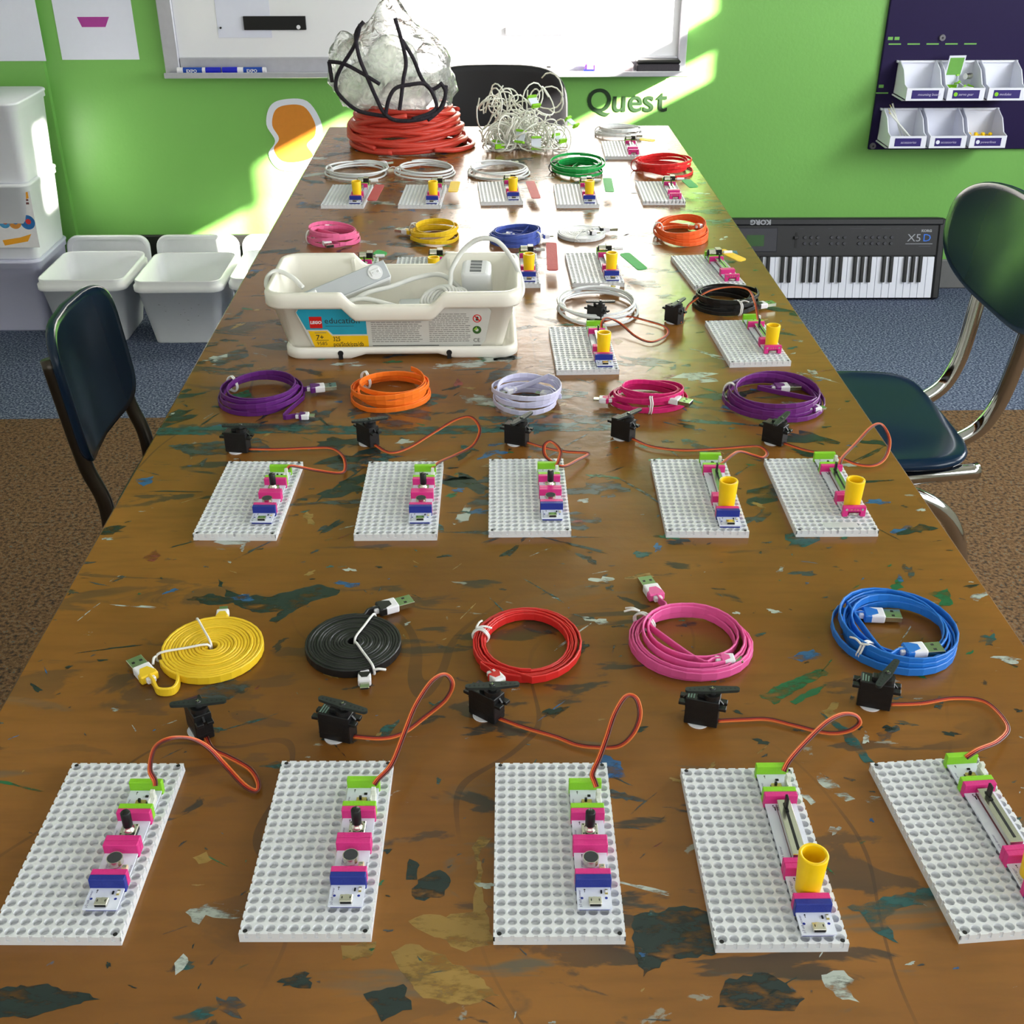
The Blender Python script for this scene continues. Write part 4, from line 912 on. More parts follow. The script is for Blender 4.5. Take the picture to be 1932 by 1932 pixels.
def film_mat(name, rgb, base_t, rough=0.12):
    m = bpy.data.materials.new(name); m.use_nodes = True; n = m.node_tree.nodes; l = m.node_tree.links
    for x in list(n): n.remove(x)
    out = n.new('ShaderNodeOutputMaterial'); tr = n.new('ShaderNodeBsdfTransparent'); gl = n.new('ShaderNodeBsdfGlossy'); df = n.new('ShaderNodeBsdfDiffuse'); tl = n.new('ShaderNodeBsdfTranslucent')
    gl.inputs['Roughness'].default_value = rough; c = lin(rgb)+(1,)
    df.inputs['Color'].default_value = c; tl.inputs['Color'].default_value = c
    tc = n.new('ShaderNodeTexCoord'); z = n.new('ShaderNodeTexNoise'); z.inputs['Scale'].default_value = 40; z.inputs['Detail'].default_value = 5; z.inputs['Distortion'].default_value = 1.5
    l.new(tc.outputs['Object'], z.inputs['Vector'])
    bp = n.new('ShaderNodeBump'); bp.inputs['Strength'].default_value = 0.7; bp.inputs['Distance'].default_value = 0.01; l.new(z.outputs['Fac'], bp.inputs['Height'])
    for s in (gl, df): l.new(bp.outputs['Normal'], s.inputs['Normal'])
    a = n.new('ShaderNodeMixShader'); a.inputs[0].default_value = 0.7; l.new(df.outputs[0], a.inputs[1]); l.new(tl.outputs[0], a.inputs[2])
    rp = n.new('ShaderNodeMapRange'); l.new(z.outputs['Fac'], rp.inputs['Value']); rp.inputs['From Min'].default_value = 0.35; rp.inputs['From Max'].default_value = 0.65
    rp.inputs['To Min'].default_value = max(0.03, base_t-0.14); rp.inputs['To Max'].default_value = min(0.97, base_t+0.22)
    b = n.new('ShaderNodeMixShader'); l.new(rp.outputs['Result'], b.inputs[0]); l.new(tr.outputs[0], b.inputs[1]); l.new(a.outputs[0], b.inputs[2])
    fr = n.new('ShaderNodeFresnel'); fr.inputs['IOR'].default_value = 1.25; l.new(bp.outputs['Normal'], fr.inputs['Normal'])
    e = n.new('ShaderNodeMixShader'); l.new(fr.outputs[0], e.inputs[0]); l.new(b.outputs[0], e.inputs[1]); l.new(gl.outputs[0], e.inputs[2])
    l.new(e.outputs[0], out.inputs['Surface']); return m
M_BAG = film_mat('clear_bag_film', (250, 252, 253), 0.16); M_POUCH = film_mat('milky_pouch', (246, 250, 247), 0.42, 0.2); M_POUCH2 = film_mat('pinkish_pouch', (250, 242, 246), 0.42, 0.2)
def crumple(amp, sc, seed):
    o = Vector((seed*3.1, seed*1.7, seed))
    return lambda p, u: p+u*(amp*(noise.noise(p*sc+o)+0.5*noise.noise(p*sc*2.3+o)+0.3*abs(noise.noise(p*sc*5+o))))
bagt = thing('plastic_bag', 'clear crumpled plastic bag of milky pouches on the red cord coil', 'bag', (-0.186, 2.44, ZT+0.078))
def bagf(p, u):
    q = crumple(17, 0.021, 2)(p, u); q.z = max(q.z, -72); k = 1.0 if q.z < 20 else max(0.30, 1-(q.z-20)/150); q.x = q.x*k; q.y = q.y*k
    if q.z < -30: q.x *= 1+0.12*(-30-q.z)/40
    return q
obj('bag_film', MB().ico((0, 0, 80), (118, 78, 125), M_BAG, 5, bagf), bagt)
fl = MB().ico((-88, -14, 78), (40, 30, 58), M_BAG, 4, crumple(14, 0.03, 9)).ico((72, 10, 78), (44, 30, 40), M_BAG, 4, crumple(14, 0.035, 12))
obj('loose_film', fl, bagt)
for (c, r, m, sd) in (((-62, -30, 48), (44, 24, 46), M_POUCH, 4), ((2, -26, 92), (52, 26, 50), M_POUCH, 5), ((26, -36, 30), (52, 26, 34), M_POUCH2, 6), ((-10, 20, 55), (60, 30, 60), M_POUCH, 7)):
    obj('pouch', MB().ico(c, r, m, 4, crumple(6, 0.04, sd)), bagt)
M_ROPE = mat('black_braided_rope', (38, 32, 42), 0.8, var=0.9, scale=260, bump=1.0, bscale=500)
rp_ = thing('braided_rope', 'black flecked braided rope strung around the plastic bag', 'rope', (-0.186, 2.427, ZT+0.078))
ROPES = [[(-52, -70, 168), (-66, -64, 130), (-96, -60, 88), (-108, -56, 62), (-104, -58, 40), (-70, -70, 12), (-30, -80, 4), (-8, -82, 2)],
         [(-46, -62, 172), (-62, -64, 150), (-58, -72, 112), (-46, -78, 80), (-28, -84, 36), (-14, -84, 8), (10, -84, -6), (60, -80, -4), (96, -66, 12), (106, -56, 42), (96, -52, 60)],
         [(-120, -44, 98), (-116, -48, 60)], [(-120, -46, 98), (-90, -60, 96), (-52, -76, 80), (-20, -84, 62)], [(14, -62, 178), (26, -70, 136), (32, -74, 100), (26, -80, 70), (20, -84, 34), (16, -84, 14)],
         [(26, -68, 140), (46, -66, 106), (60, -62, 70), (78, -58, 48), (98, -52, 56)], [(-12, -84, 4), (-4, -86, 34), (10, -84, 54), (36, -80, 60), (70, -70, 58), (88, -62, 20), (76, -72, 6), (40, -82, -4)], [(70, -72, -8), (90, -62, 6), (104, -54, 30), (108, -50, 54)]]
for q in ROPES: obj('rope_strand', MB().tube(catmull(q, 6), 3.8, M_ROPE, 8), rp_)

M_WIRE = mat('white_thin_wire', (232, 232, 222), 0.42)
wt = thing('wire_tangle', 'big tangle of thin white wires with lime connectors at the far table end', 'wires', (0.075, 2.455, ZT))
rw = random.Random(11); mb = MB()
def strand(c, R, turns, drift, zmax):
    fr0 = Matrix.Rotation(rw.uniform(0, 6.3), 3, 'Z') @ Matrix.Rotation(rw.uniform(0.6, 2.2), 3, 'X'); pts = []; ph = rw.uniform(0, 6.3)
    k = int(turns*16); b1, b2 = rw.uniform(-1.6, 1.6), rw.uniform(-1.2, 1.2); c = Vector(c)
    for i in range(k+1):
        f = i/k; a = ph+f*turns*2*PI; fr_ = Matrix.Rotation(b1*f, 3, 'Z') @ fr0 @ Matrix.Rotation(b2*f, 3, 'X'); u = fr_ @ Vector((1, 0, 0)); v = fr_ @ Vector((0, 1, 0))
        r = R*(0.75+0.35*math.sin(a*0.37+ph)); q = c+drift*(f-0.5)+(u*math.cos(a)+v*math.sin(a))*r
        q.x = 150*math.tanh(q.x/150); q.y = max(-95, min(80, q.y)); lo = 2.0+1.2*math.sin(i*0.3+ph)**2
        q.z = lo if q.z < lo else (q.z if q.z < zmax else zmax+(q.z-zmax)*0.3); pts.append(q)
    sm = [pts[0]]+[(pts[i-1]+pts[i]*2+pts[i+1])/4 for i in range(1, k)]+[pts[-1]]
    for p in sm: p.z = max(p.z, 1.7)
    mb.tube(sm, 1.55, M_WIRE, 5)
for k in range(44):
    strand(Vector((max(-80, min(80, rw.gauss(4, 44))), rw.uniform(-60, 40), abs(rw.gauss(14, 22))+8)), rw.uniform(14, 36), rw.uniform(1.5, 3.2), Vector((rw.uniform(-60, 60), rw.uniform(-30, 30), rw.uniform(-25, 25))), 96)
for k in range(14):
    strand(Vector((max(-85, min(70, rw.gauss(-14, 46))), rw.uniform(-20, 25), rw.uniform(56, 100))), rw.uniform(24, 44), rw.uniform(0.9, 1.6), Vector((rw.uniform(-50, 50), 0, rw.uniform(-20, 20))), 138)
wo = obj('wires', mb, wt); wo['kind'] = 'stuff'
for (x, y, z, a, b) in ((22, -30, 92, 30, 40), (100, -34, 52, 60, 35), (26, -66, 18, 5, 80), (74, -52, 24, 40, 20), (-6, -62, 30, -30, 70), (-52, -60, 14, 20, 10)):
    o = obj('wire_module', MB().rbox(-10, 10, -9, 9, -0.6, 0.6, M_PCB, r=0.2), wt, (x/1000, y/1000, z/1000), 0, (math.radians(b), 0, math.radians(a)))
    for s in (-1, 1): obj('connector', MB().rbox(-10, 10, -2.2, 2.2, -4, 5, M_LIME, r=0.4), o, (0, s*0.011, 0))

# ------------------------------------------------------------------ chairs
M_CHAIR = mat('navy_chair_plastic', (16, 36, 58), 0.2, var=0.1, scale=8, spec=0.32)
M_CHAIRB = mat('black_chair_plastic', (24, 24, 28), 0.5, var=0.1)
M_CHROME = mat('chrome_tube', (200, 200, 202), 0.08, metal=1.0, var=0.02)
M_TUBE = mat('dark_steel_tube', (70, 64, 58), 0.3, metal=0.9)
def shell(fn, thick, m, n=4.0, rings=9, seg=48, axis=(0, 0, 1)):
    """rounded plate: fn(a, b) -> point for a, b in [-1, 1]; thickened along axis"""
    mb = MB(1); ax = Vector(axis); L = []
    def ring(r, off, g=1.0):
        out = []
        for i in range(seg):
            t = 2*PI*i/seg; c, s = math.cos(t), math.sin(t)
            a = math.copysign(abs(c)**(2/n), c)*r*g; b = math.copysign(abs(s)**(2/n), s)*r*g
            out.append(Vector(fn(a, b))+ax*off)
        return out
    rs = [0.05]+[i/rings for i in range(1, rings)]+[0.97]
    for r in rs: L.append(ring(r, thick/2))
    L += [ring(0.99, thick*0.36), ring(1.0, 0), ring(0.99, -thick*0.36)]
    for r in reversed(rs): L.append(ring(r, -thick/2))
    return mb.loft(L, m, True, True, True)
def chair(label, loc, rz, m, mt, seat_w, seat_d, seat_z, back_w, back_z0, back_z1, back_y0, back_y1, legs, bend=0.03, tube_r=0.0125, nsq=4.0, dish=0.012, roll=0.018):
    """chair facing +y in its own frame, backrest at -y"""
    t = thing('school_chair', label, 'chair', loc, rz)
    def sf(a, b): return (a*seat_w/2, b*seat_d/2, seat_z-dish*(1-a*a)*(1-b*b*0.6)-roll*max(0, b)**4-0.3*roll*abs(a)**6)
    obj('seat', shell(sf, 0.014, m, 5.0), t)
    def bf(a, b):
        v = (b+1)/2; return (a*back_w/2, back_y0+(back_y1-back_y0)*v-bend*(1-a*a), back_z0+(back_z1-back_z0)*v)
    obj('backrest', shell(bf, 0.014, m, nsq, axis=(0, 1, 0)), t)
    for s in (-1, 1):
        for nm, pts in legs.items():
            obj(nm, MB(1).tube(catmull([(s*x, y, z) for x, y, z in pts], 8), tube_r, mt, 12), t)
    obj('cross_bar', MB(1).tube([(-seat_w*0.36, 0.06, seat_z-0.045), (seat_w*0.36, 0.06, seat_z-0.045)], tube_r, mt, 10), t)
    return t
# left chair: faces the table (+x), seen past the table edge
chair('dark navy chair with slim dark posts tucked in at left side of the table', (-0.435, 1.634, 0), -PI/2, M_CHAIR, M_TUBE, 0.27, 0.30, 0.40, 0.275, 0.485, 0.70, -0.150, -0.172,
      {'back_post': [(0.118, -0.185, 0.66), (0.118, -0.165, 0.50), (0.118, -0.145, 0.40), (0.13, -0.17, 0.20), (0.14, -0.20, 0.0125)], 'leg': [(0.115, 0.13, 0.375), (0.125, 0.14, 0.20), (0.135, 0.15, 0.0125)], 'side_rail': [(0.118, -0.145, 0.38), (0.116, 0.0, 0.372), (0.115, 0.13, 0.375)]}, bend=0.022, tube_r=0.0115, nsq=5.0)
chair('navy blue chair with chrome legs and wide seat at right side of the table', (0.60, 1.775, 0), PI/2, M_CHAIR, M_CHROME, 0.385, 0.36, 0.445, 0.44, 0.625, 0.815, -0.205, -0.225,
      {'back_post': [(0.10, -0.252, 0.72), (0.098, -0.244, 0.62), (0.09, -0.228, 0.50), (0.085, -0.19, 0.44), (0.08, -0.10, 0.415), (0.08, 0.10, 0.415)], 'front_leg': [(0.15, -0.19, 0.41), (0.165, -0.05, 0.405), (0.17, 0.12, 0.39), (0.175, 0.17, 0.30), (0.18, 0.19, 0.0135)],
       'rear_leg': [(0.16, 0.06, 0.40), (0.165, -0.06, 0.385), (0.17, -0.16, 0.32), (0.18, -0.20, 0.16), (0.19, -0.23, 0.0135)]}, bend=0.024, nsq=2.6, tube_r=0.0135, dish=0.016, roll=0.03)
chair('black chair whose rounded back shows behind the far table end', (0.02, 2.79, 0), PI, M_CHAIRB, M_CHROME, 0.38, 0.34, 0.45, 0.37, 0.56, 0.825, -0.175, -0.20,
      {'back_post': [(0.13, -0.215, 0.62), (0.13, -0.20, 0.50), (0.13, -0.16, 0.43), (0.13, 0.0, 0.415)], 'front_leg': [(0.14, 0.0, 0.415), (0.15, 0.12, 0.40), (0.16, 0.15, 0.30), (0.17, 0.17, 0.0135)], 'rear_leg': [(0.14, 0.0, 0.41), (0.15, -0.12, 0.38), (0.16, -0.17, 0.25), (0.17, -0.21, 0.0135)]}, bend=0.03, nsq=4.0)

# ------------------------------------------------------------------ white buckets along the back wall
M_PAIL = mat('white_pail_plastic', (236, 238, 242), 0.35, var=0.02, sss=0.25)
M_LIDW = mat('white_pail_lid', (232, 234, 238), 0.35, var=0.03, sss=0.2)
def zl(w, d, r, z): return [(x, y, z) for x, y in rrect(w, d, r, 6)]
def pail_mesh(wt_, dt, wb_, db, h):
    mb = MB()
    L = [zl(wb_, db, 18, 0), zl(wb_+3, db+3, 20, 4), zl(wt_-18, dt-18, 30, h-34), zl(wt_-2, dt-2, 34, h-34), zl(wt_, dt, 35, h-32), zl(wt_, dt, 35, h-18), zl(wt_-12, dt-12, 32, h-16), zl(wt_-10, dt-10, 32, h-3), zl(wt_-13, dt-13, 31, h), zl(wt_-18, dt-18, 29, h-3), zl(wt_-22, dt-22, 28, h-30), zl(wb_-4, db-4, 17, 5)]
    return mb.loft(L, M_PAIL, True, True, True).mesh('pail_body')
def lid_mesh(w, d):
    mb = MB(); L = [zl(w-34, d-34, 26, 3), zl(w-30, d-30, 28, 8), zl(w-18, d-18, 32, 8), zl(w-14, d-14, 33, 0), zl(w, d, 36, 0), zl(w+2, d+2, 37, 3), zl(w, d, 36, 12), zl(w-8, d-8, 34, 14), zl(w-34, d-34, 27, 6)]
    return mb.loft(L, M_LIDW, True, True, True).mesh('pail_lid')
PB = pail_mesh(262, 292, 192, 200, 205); LD = lid_mesh(262, 222)
for x, y, lab, llab in ((-1.190, 3.385, 'open white plastic bucket at the left beside the stacked tubs', 'white bucket lid standing against wall behind the left open bucket'),
                        (-0.905, 3.365, 'open white plastic bucket with scuffed front, middle of the three', 'white bucket lid standing against wall behind the middle open bucket'),
                        (-0.632, 3.385, 'open white plastic bucket half hidden by the table edge', 'white bucket lid standing behind the bucket nearest the table')):
    t = thing('plastic_bucket', lab, 'bucket', (x, y, 0.0), 0, 'open white buckets'); obj('bucket_body', PB, t)
    o = obj('bucket_lid', LD, None, (x-0.022, 3.618, 0.1135), 0, (math.radians(82), 0, 0)); tag(o, llab, 'lid', 'white bucket lids against the wall')
    if 'scuffed' in lab:
        mb = MB(); r3 = random.Random(2)
        for k in range(16):
            px, pz = r3.uniform(-70, 60), r3.uniform(60, 140); mb.prism([(px+r3.uniform(-5, 9)*0.6, pz+r3.uniform(-2, 2)) for _ in range(3)], 0, 0.2, mat('grey_scuff', (120, 120, 124), 0.7), T(0, -101-0.0, 0) @ RX(90+13.2) @ T(0, 0, 1.2))
        obj('scuff_marks', mb, t)
M_TUB = mat('white_tub_plastic', (230, 232, 240), 0.4, var=0.02, sss=0.2)
M_TUBL = mat('lilac_tub_plastic', (206, 206, 232), 0.4, var=0.02)
def tub_mesh(w, d, h, m):
    mb = MB(); L = [zl(w-36, d-36, 20, 0), zl(w-32, d-32, 22, 5), zl(w-10, d-10, 30, h-24), zl(w, d, 34, h-22), zl(w, d, 34, h-8), zl(w+4, d+4, 35, h-7), zl(w+4, d+4, 35, h-2), zl(w, d, 34, h)]
    return mb.loft(L, m, True, True, True)
for k, (m, lab) in enumerate(((M_TUBL, 'bottom lilac-white lidded tub of the stack at the left wall'), (M_TUB, 'middle lidded tub of the stack, with colourful picture label'), (M_TUB, 'top plain white lidded tub of the stack at the left'))):
    t = thing('lidded_tub', lab, 'tub', (-1.475+0.012*k, 3.50, 0.225*k), 0, 'stacked lidded tubs'); obj('tub_body', tub_mesh(270, 280, 224.5, m), t)
    if k == 1:
        mb = MB(); Mx = T(72, -130.5, 92) @ RX(90-3.2)
        mb.box(-62, 62, -52, 112, -0.3, 0.2, M_PLUGW, Mx); mb.prism([(-60, 60), (-60, 90), (-10, 108), (56, 112), (56, 92), (-6, 70), (-50, 40)], 0.2, 0.35, mat('orange_label_print', (246, 170, 40), 0.5), Mx)
        mb.prism([(-56, 52), (-48, 46), (-40, 58), (-50, 70)], 0.35, 0.45, mat('lime_label_print', (120, 180, 60), 0.5), Mx)
        for i, (cx, cc) in enumerate(((-28, (70, 150, 200)), (2, (230, 140, 60)), (40, (40, 110, 180)))):
            mb.cyl((cx, 22, 0.2), (cx, 22, 0.5), 17+2*i, 17+2*i, mat('picture_print_%d' % i, cc, 0.5, var=0.6, scale=60), 24, M=Mx); mb.cyl((cx+2, 24, 0.5), (cx+2, 24, 0.6), 8, 8, mat('picture_core_%d' % i, ((200, 90, 60), (60, 130, 190), (210, 50, 50))[i], 0.5), 16, M=Mx)
        mb.prism([(-40, -46), (30, -34), (44, -12), (10, -22), (-44, -30)], 0.2, 0.4, MATS['orange_label_print'], Mx)
        mb.box(20, 54, 84, 89, 0.36, 0.45, mat('maroon_label_print', (110, 60, 60), 0.5), Mx).box(18, 54, 74, 80, 0.36, 0.45, MATS['maroon_label_print'], Mx)
        obj('picture_label', mb, t)

# ------------------------------------------------------------------ keyboard leaning on the wall
M_KB = mat('black_keyboard_case', (28, 28, 32), 0.45, var=0.1); M_KB2 = mat('charcoal_keyboard_panel', (52, 52, 60), 0.5); M_KW = mat('white_piano_key', (224, 226, 238), 0.3, var=0.02); M_KBT = mat('grey_keyboard_print', (150, 152, 160), 0.5); M_KBLUE = mat('blue_keyboard_print', (40, 110, 220), 0.5)
kb = thing('electronic_keyboard', 'black electronic keyboard standing on its long edge against the back wall', 'keyboard', (0.485, 3.615, 0.002), 0, None, (math.radians(77), 0, math.radians(-0.8)))
kb.scale = (1, 0.88, 1); KL, KD = 1000, 296
mb = MB(); mb.rbox(0, KL, 0, KD, -62, 0, M_KB, r=6, seg=2).rbox(0, 24, 2, KD-2, -2, 14, M_KB, r=5).rbox(KL-24, KL, 2, KD-2, -2, 14, M_KB, r=5)
mb.prism([(24, 162), (KL-24, 162), (KL-24, KD-4), (24, KD-4)], -2, 10, M_KB); mb.rbox(8, KL-8, KD-26, KD, -2, 18, mat('dark_keyboard_ridge', (36, 36, 40), 0.5), r=5)
obj('case', mb, kb)
pn = MB(); Z = 10.3
pn.rbox(320, 455, 175, 262, 9, 12, M_KB2, r=2).box(355, 412, 196, 236, 12, 12.5, mat('green_display', (44, 84, 40), 0.25))
obj('display', pn, kb)
tx = MB(); tx.text('X5D'[:2], 38, M_KBT, T(878, 212, Z+0.4)).text('D', 38, M_KBLUE, T(928, 212, Z+0.4)).text('KORG', 12, M_KBT, T(922, 246, Z+0.4), bold=0.6).box(874, 962, 202, 204, Z, Z+0.5, M_KBT).box(918, 956, 192, 196, Z, Z+0.5, M_KB2)
tx.text('KORG', 24, M_KBT, T(430, KD-6, 18.6) @ RZ(180), bold=1.2)
for x0, x1 in ((525, 540), (618, 632), (690, 720), (720, 735), (792, 822), (840, 850), (900, 905)): tx.box(x0, x1, 258, 260, Z, Z+0.4, M_KB2)
obj('printed_lettering', tx, kb)
btn = MB().cyl((0, 0, 0), (0, 0, 4), 6, 5.2, M_KB2, 12).mesh('button')
for x0, n in ((545, 3), (632, 3), (722, 6)):
    for i in range(n):
        for j in range(2): obj('button', btn, kb, ((x0+i*21)/1000, (205+j*22)/1000, 0.010))
obj('slider', MB().box(512, 520, 190, 245, 10, 10.6, M_DARK).rbox(509, 523, 222, 232, 10, 18, M_KB, r=1), kb)
wk = MB().rbox(0.5, 23.0, 0, 150, 0, 12, M_KW, r=1.0).mesh('white_key'); bk = MB().rbox(-5.5, 5.5, 58, 152, 4, 22, M_BLACK, r=1.8, seg=2).mesh('black_key')
NW = 40; kw = (KL-52)/NW
for i in range(NW):
    x = KL-26-(i+1)*kw; k = obj('white_key', wk, kb, (x/1000, 0.006, 0)); k.scale.x = kw/23.5
    deg = (i-1) % 7                      # counted leftwards from the top C: B A G F E D C
    if i >= 1 and deg in (0, 1, 2, 4, 5): obj('black_key', bk, kb, (x/1000, 0.006, 0))

# ------------------------------------------------------------------ whiteboard, markers, papers, lettering
M_BOARD = mat('white_dry_erase_board', (240, 240, 244), 0.16, var=0.01)
M_AL = mat('aluminium_trim', (196, 196, 206), 0.4, metal=0.5)
wbt = thing('whiteboard', 'wide white dry-erase board with aluminium frame and tray on green wall', 'whiteboard', (-0.17, WY, 0.70))
obj('board_panel', MB(1).box(-0.76, 0.76, -0.016, -0.004, 0.03, 1.2, M_BOARD), wbt)
fr = MB(1)
for a in ((-0.80, -0.755, 0.0, 1.24), (0.755, 0.78, 0.0, 1.24)): fr.rbox(a[0], a[1], -0.030, -0.001, a[2], a[3], M_AL, r=0.003)
fr.rbox(-0.754, 0.754, -0.029, -0.001, 1.2, 1.24, M_AL, r=0.003).rbox(-0.754, 0.754, -0.029, -0.001, 0.0, 0.045, M_AL, r=0.003)
obj('frame', fr, wbt)
obj('marker_tray', MB(1).rbox(-0.79, 0.78, -0.088, -0.030, 0.0, 0.006, M_AL, r=0.002).rbox(-0.79, 0.78, -0.092, -0.086, -0.004, 0.012, M_AL, r=0.002), wbt)
M_MKB = mat('blue_marker_print', (24, 70, 170), 0.4); M_MKC = mat('blue_marker_cap', (20, 30, 190), 0.35)
def marker(x, lab, flip):
    t = thing('dry_erase_marker', lab, 'marker', (x, WY-0.062, 0.715), 0, 'markers on the whiteboard tray')
    r = 0.0085; s = -1 if flip else 1
    mb = MB(1); mb.cyl((0, 0, 0), (0.085, 0, 0), r, r, M_PLUGW, 16).cyl((0.018, 0, 0), (0.075, 0, 0), r+0.0003, r+0.0003, M_MKB, 16)
    mb.text('EXPO', 0.0125, M_PLUGW, T(0.028, -r-0.0006, -0.005) @ RX(90), bold=0.0003); obj('barrel', mb, t)
    c = MB(1); (c.cyl((0.085, 0, 0), (0.13, 0, 0), r+0.001, r+0.0005, M_MKC, 16) if not flip else c.cyl((-0.045, 0, 0), (0, 0, 0), r+0.0005, r+0.001, M_MKC, 16)); obj('cap', c, t)
marker(-0.925, 'white marker with blue band and cap, left on the whiteboard tray', False)
marker(-0.745, 'white marker with blue band, second from left on whiteboard tray', True)
er = thing('board_eraser', 'long dark felt eraser at right end of the whiteboard tray', 'eraser', (0.52, WY-0.060, 0.7062))
obj('felt', MB(1).rbox(-0.065, 0.065, -0.02, 0.02, 0, 0.024, mat('grey_felt', (70, 66, 72), 0.95, bump=0.6), r=0.004), er); obj('handle', MB(1).rbox(-0.066, 0.066, -0.021, 0.021, 0.024, 0.036, M_BLACK, r=0.004), er)
er = thing('board_eraser', 'pale speckled eraser with purple and blue end on the whiteboard tray', 'eraser', (0.375, WY-0.060, 0.7062))
obj('felt', MB(1).rbox(-0.05, 0.07, -0.018, 0.018, 0, 0.026, mat('speckled_felt', (190, 176, 180), 0.9, var=0.6, scale=120), r=0.004), er); obj('cap', MB(1).rbox(-0.075, -0.05, -0.018, 0.018, 0, 0.026, mat('purple_plastic', (150, 80, 190), 0.4), r=0.004).box(-0.08, -0.05, -0.0185, -0.015, 0, 0.010, M_MKC), er)
tag(obj('magnet_clip', MB(1).rbox(-0.010, 0.010, -0.016, 0.016, 0, 0.014, mat('grey_clip', (110, 110, 112), 0.4), r=0.002).rbox(-0.006, 0.006, -0.012, 0.012, 0.014, 0.018, M_BLACK, r=0.001), None, (0.19, WY-0.06, 0.7062)), 'tiny grey clip on the whiteboard tray left of the erasers', 'clip')
def flatthing(name, lab, cat, x0, x1, z0, z1, y, m, th=0.003, extra=None, group=None):
    mb = MB(1); mb.rbox(-(x1-x0)/2, (x1-x0)/2, -th, 0, 0, z1-z0, m, r=min(0.001, th*0.3))
    if extra: extra(mb)
    return tag(obj(name, mb, None, ((x0+x1)/2, y, z0)), lab, cat, group)
M_PAPER = mat('white_paper', (226, 228, 244), 0.8, var=0.02)
flatthing('wall_paper_sheet', 'white paper sheet with pink mark taped to the green wall', 'paper', -1.283, -1.050, 0.737, 1.03, WY-0.0005, M_PAPER, 0.0012, lambda mb: mb.prism([(-0.04, 0.092), (0.03, 0.092), (0.045, 0.12), (-0.05, 0.12)], 0, 0.0004, mat('purple_paper_print', (170, 60, 150), 0.6), T(0, -0.0012, 0) @ RX(90)), 'paper sheets on the green wall')
flatthing('wall_paper_sheet', 'white paper sheet cut off by the upper left picture corner', 'paper', -1.56, -1.324, 0.737, 1.03, WY-0.0225, M_PAPER, 0.0012, None, 'paper sheets on the green wall')
flatthing('board_note', 'white note held by a magnet near left of the whiteboard', 'paper', -0.80, -0.64, 0.80, 1.0, WY-0.0165, M_PAPER, 0.001, lambda mb: mb.cyl((-0.07, -0.001, 0.028), (-0.07, -0.006, 0.028), 0.003, 0.003, M_BLACK, 10))
flatthing('magnetic_strip', 'black magnetic strip with round clip at top left of the whiteboard', 'strip', -0.72, -0.535, 0.822, 0.86, WY-0.0165, M_BLACK, 0.008, lambda mb: mb.cyl((0.07, -0.008, 0.008), (0.07, -0.010, 0.008), 0.006, 0.006, M_PLUGW, 12))
flatthing('magnetic_strip', 'grey magnetic strip at the top right of the whiteboard', 'strip', 0.06, 0.235, 0.806, 0.828, WY-0.0165, mat('grey_magnet_strip', (120, 120, 124), 0.5), 0.008)
ql = thing('wall_lettering', 'dark green word Quest lettered on the green wall', 'lettering', (0.312, WY, 0.580))
M_LET = mat('dark_green_letter', (22, 48, 20), 0.5)
xx = 0.0
for ch, wd_ in (('Q', 0.078), ('u', 0.050), ('e', 0.045), ('s', 0.043), ('t', 0.040)):
    obj('letter', MB(1).text(ch, 0.098, M_LET, T(xx, -0.0022, 0) @ RX(90), extrude=0.0006, bold=0.0008, res=8), ql); xx += wd_+0.001
# paper cut-out on the wall: a plain orange shape on a white border
def shape(pts, k=5): return [(p.x, p.y) for p in catmull([(a, b, 0) for a, b in pts], k, True)]
co = thing('paper_cutout', 'white-edged orange paper cut-out stuck on the wall left of the table', 'cut-out', (-0.605, WY-0.0008, 0.515))
outl = shape([(-0.02, 0.105), (0.05, 0.10), (0.088, 0.04), (0.085, -0.01), (0.05, -0.045), (0.07, -0.09), (0.0, -0.112), (-0.06, -0.105), (-0.085, -0.06), (-0.06, -0.02), (-0.082, 0.03), (-0.065, 0.085)])
inn = [(x*0.78, z*0.80+0.004) for x, z in outl]
obj('paper_backing', MB(1).prism(outl, 0, 0.0012, M_PAPER, RX(90)), co)
obj('orange_print', MB(1).prism(inn, 0.0012, 0.0016, mat('orange_paper_print', (214, 132, 40), 0.6), RX(90)), co)

# ------------------------------------------------------------------ purple panel with hanging parts bins
M_PURP = mat('dark_purple_panel', (28, 14, 62), 0.6, var=0.08, spec=0.25); M_BIN = mat('white_bin_plastic', (228, 230, 242), 0.35, var=0.02); M_BLBL = mat('purple_bin_label', (44, 30, 108), 0.45); M_SLOT = mat('green_slot', (110, 170, 80), 0.5); M_WASH = mat('grey_washer', (110, 108, 116), 0.5)
pg = thing('wall_panel', 'dark purple slotted wall panel at upper right holding white bins', 'panel', (1.215, WY, 0.462))
obj('panel_sheet', MB(1).rbox(0, 0.95, -0.014, 0, 0, 0.9, M_PURP, r=0.002), pg)
def pslot(x, z, w, h): obj('slot', MB(1).box(-w/2, w/2, -0.0146, -0.0135, -h/2, h/2, M_SLOT), pg, (x, 0, z))
for x, z in ((0.016, 0.330), (0.036, 0.330), (0.010, 0.192)): pslot(x, z, 0.015, 0.009)
for z in (0.314, 0.172):
    for k in range(5): pslot(0.032+0.058*k+(0 if z > 0.2 else -0.016), z, 0.038, 0.004)
for x, z in ((0.174, 0.332), (0.012, 0.012)): obj('washer', MB(1).cyl((x, -0.014, z), (x, -0.020, z), 0.010, 0.009, M_WASH, 20).cyl((x, -0.020, z), (x, -0.0206, z), 0.003, 0.003, M_BLACK, 12), pg)
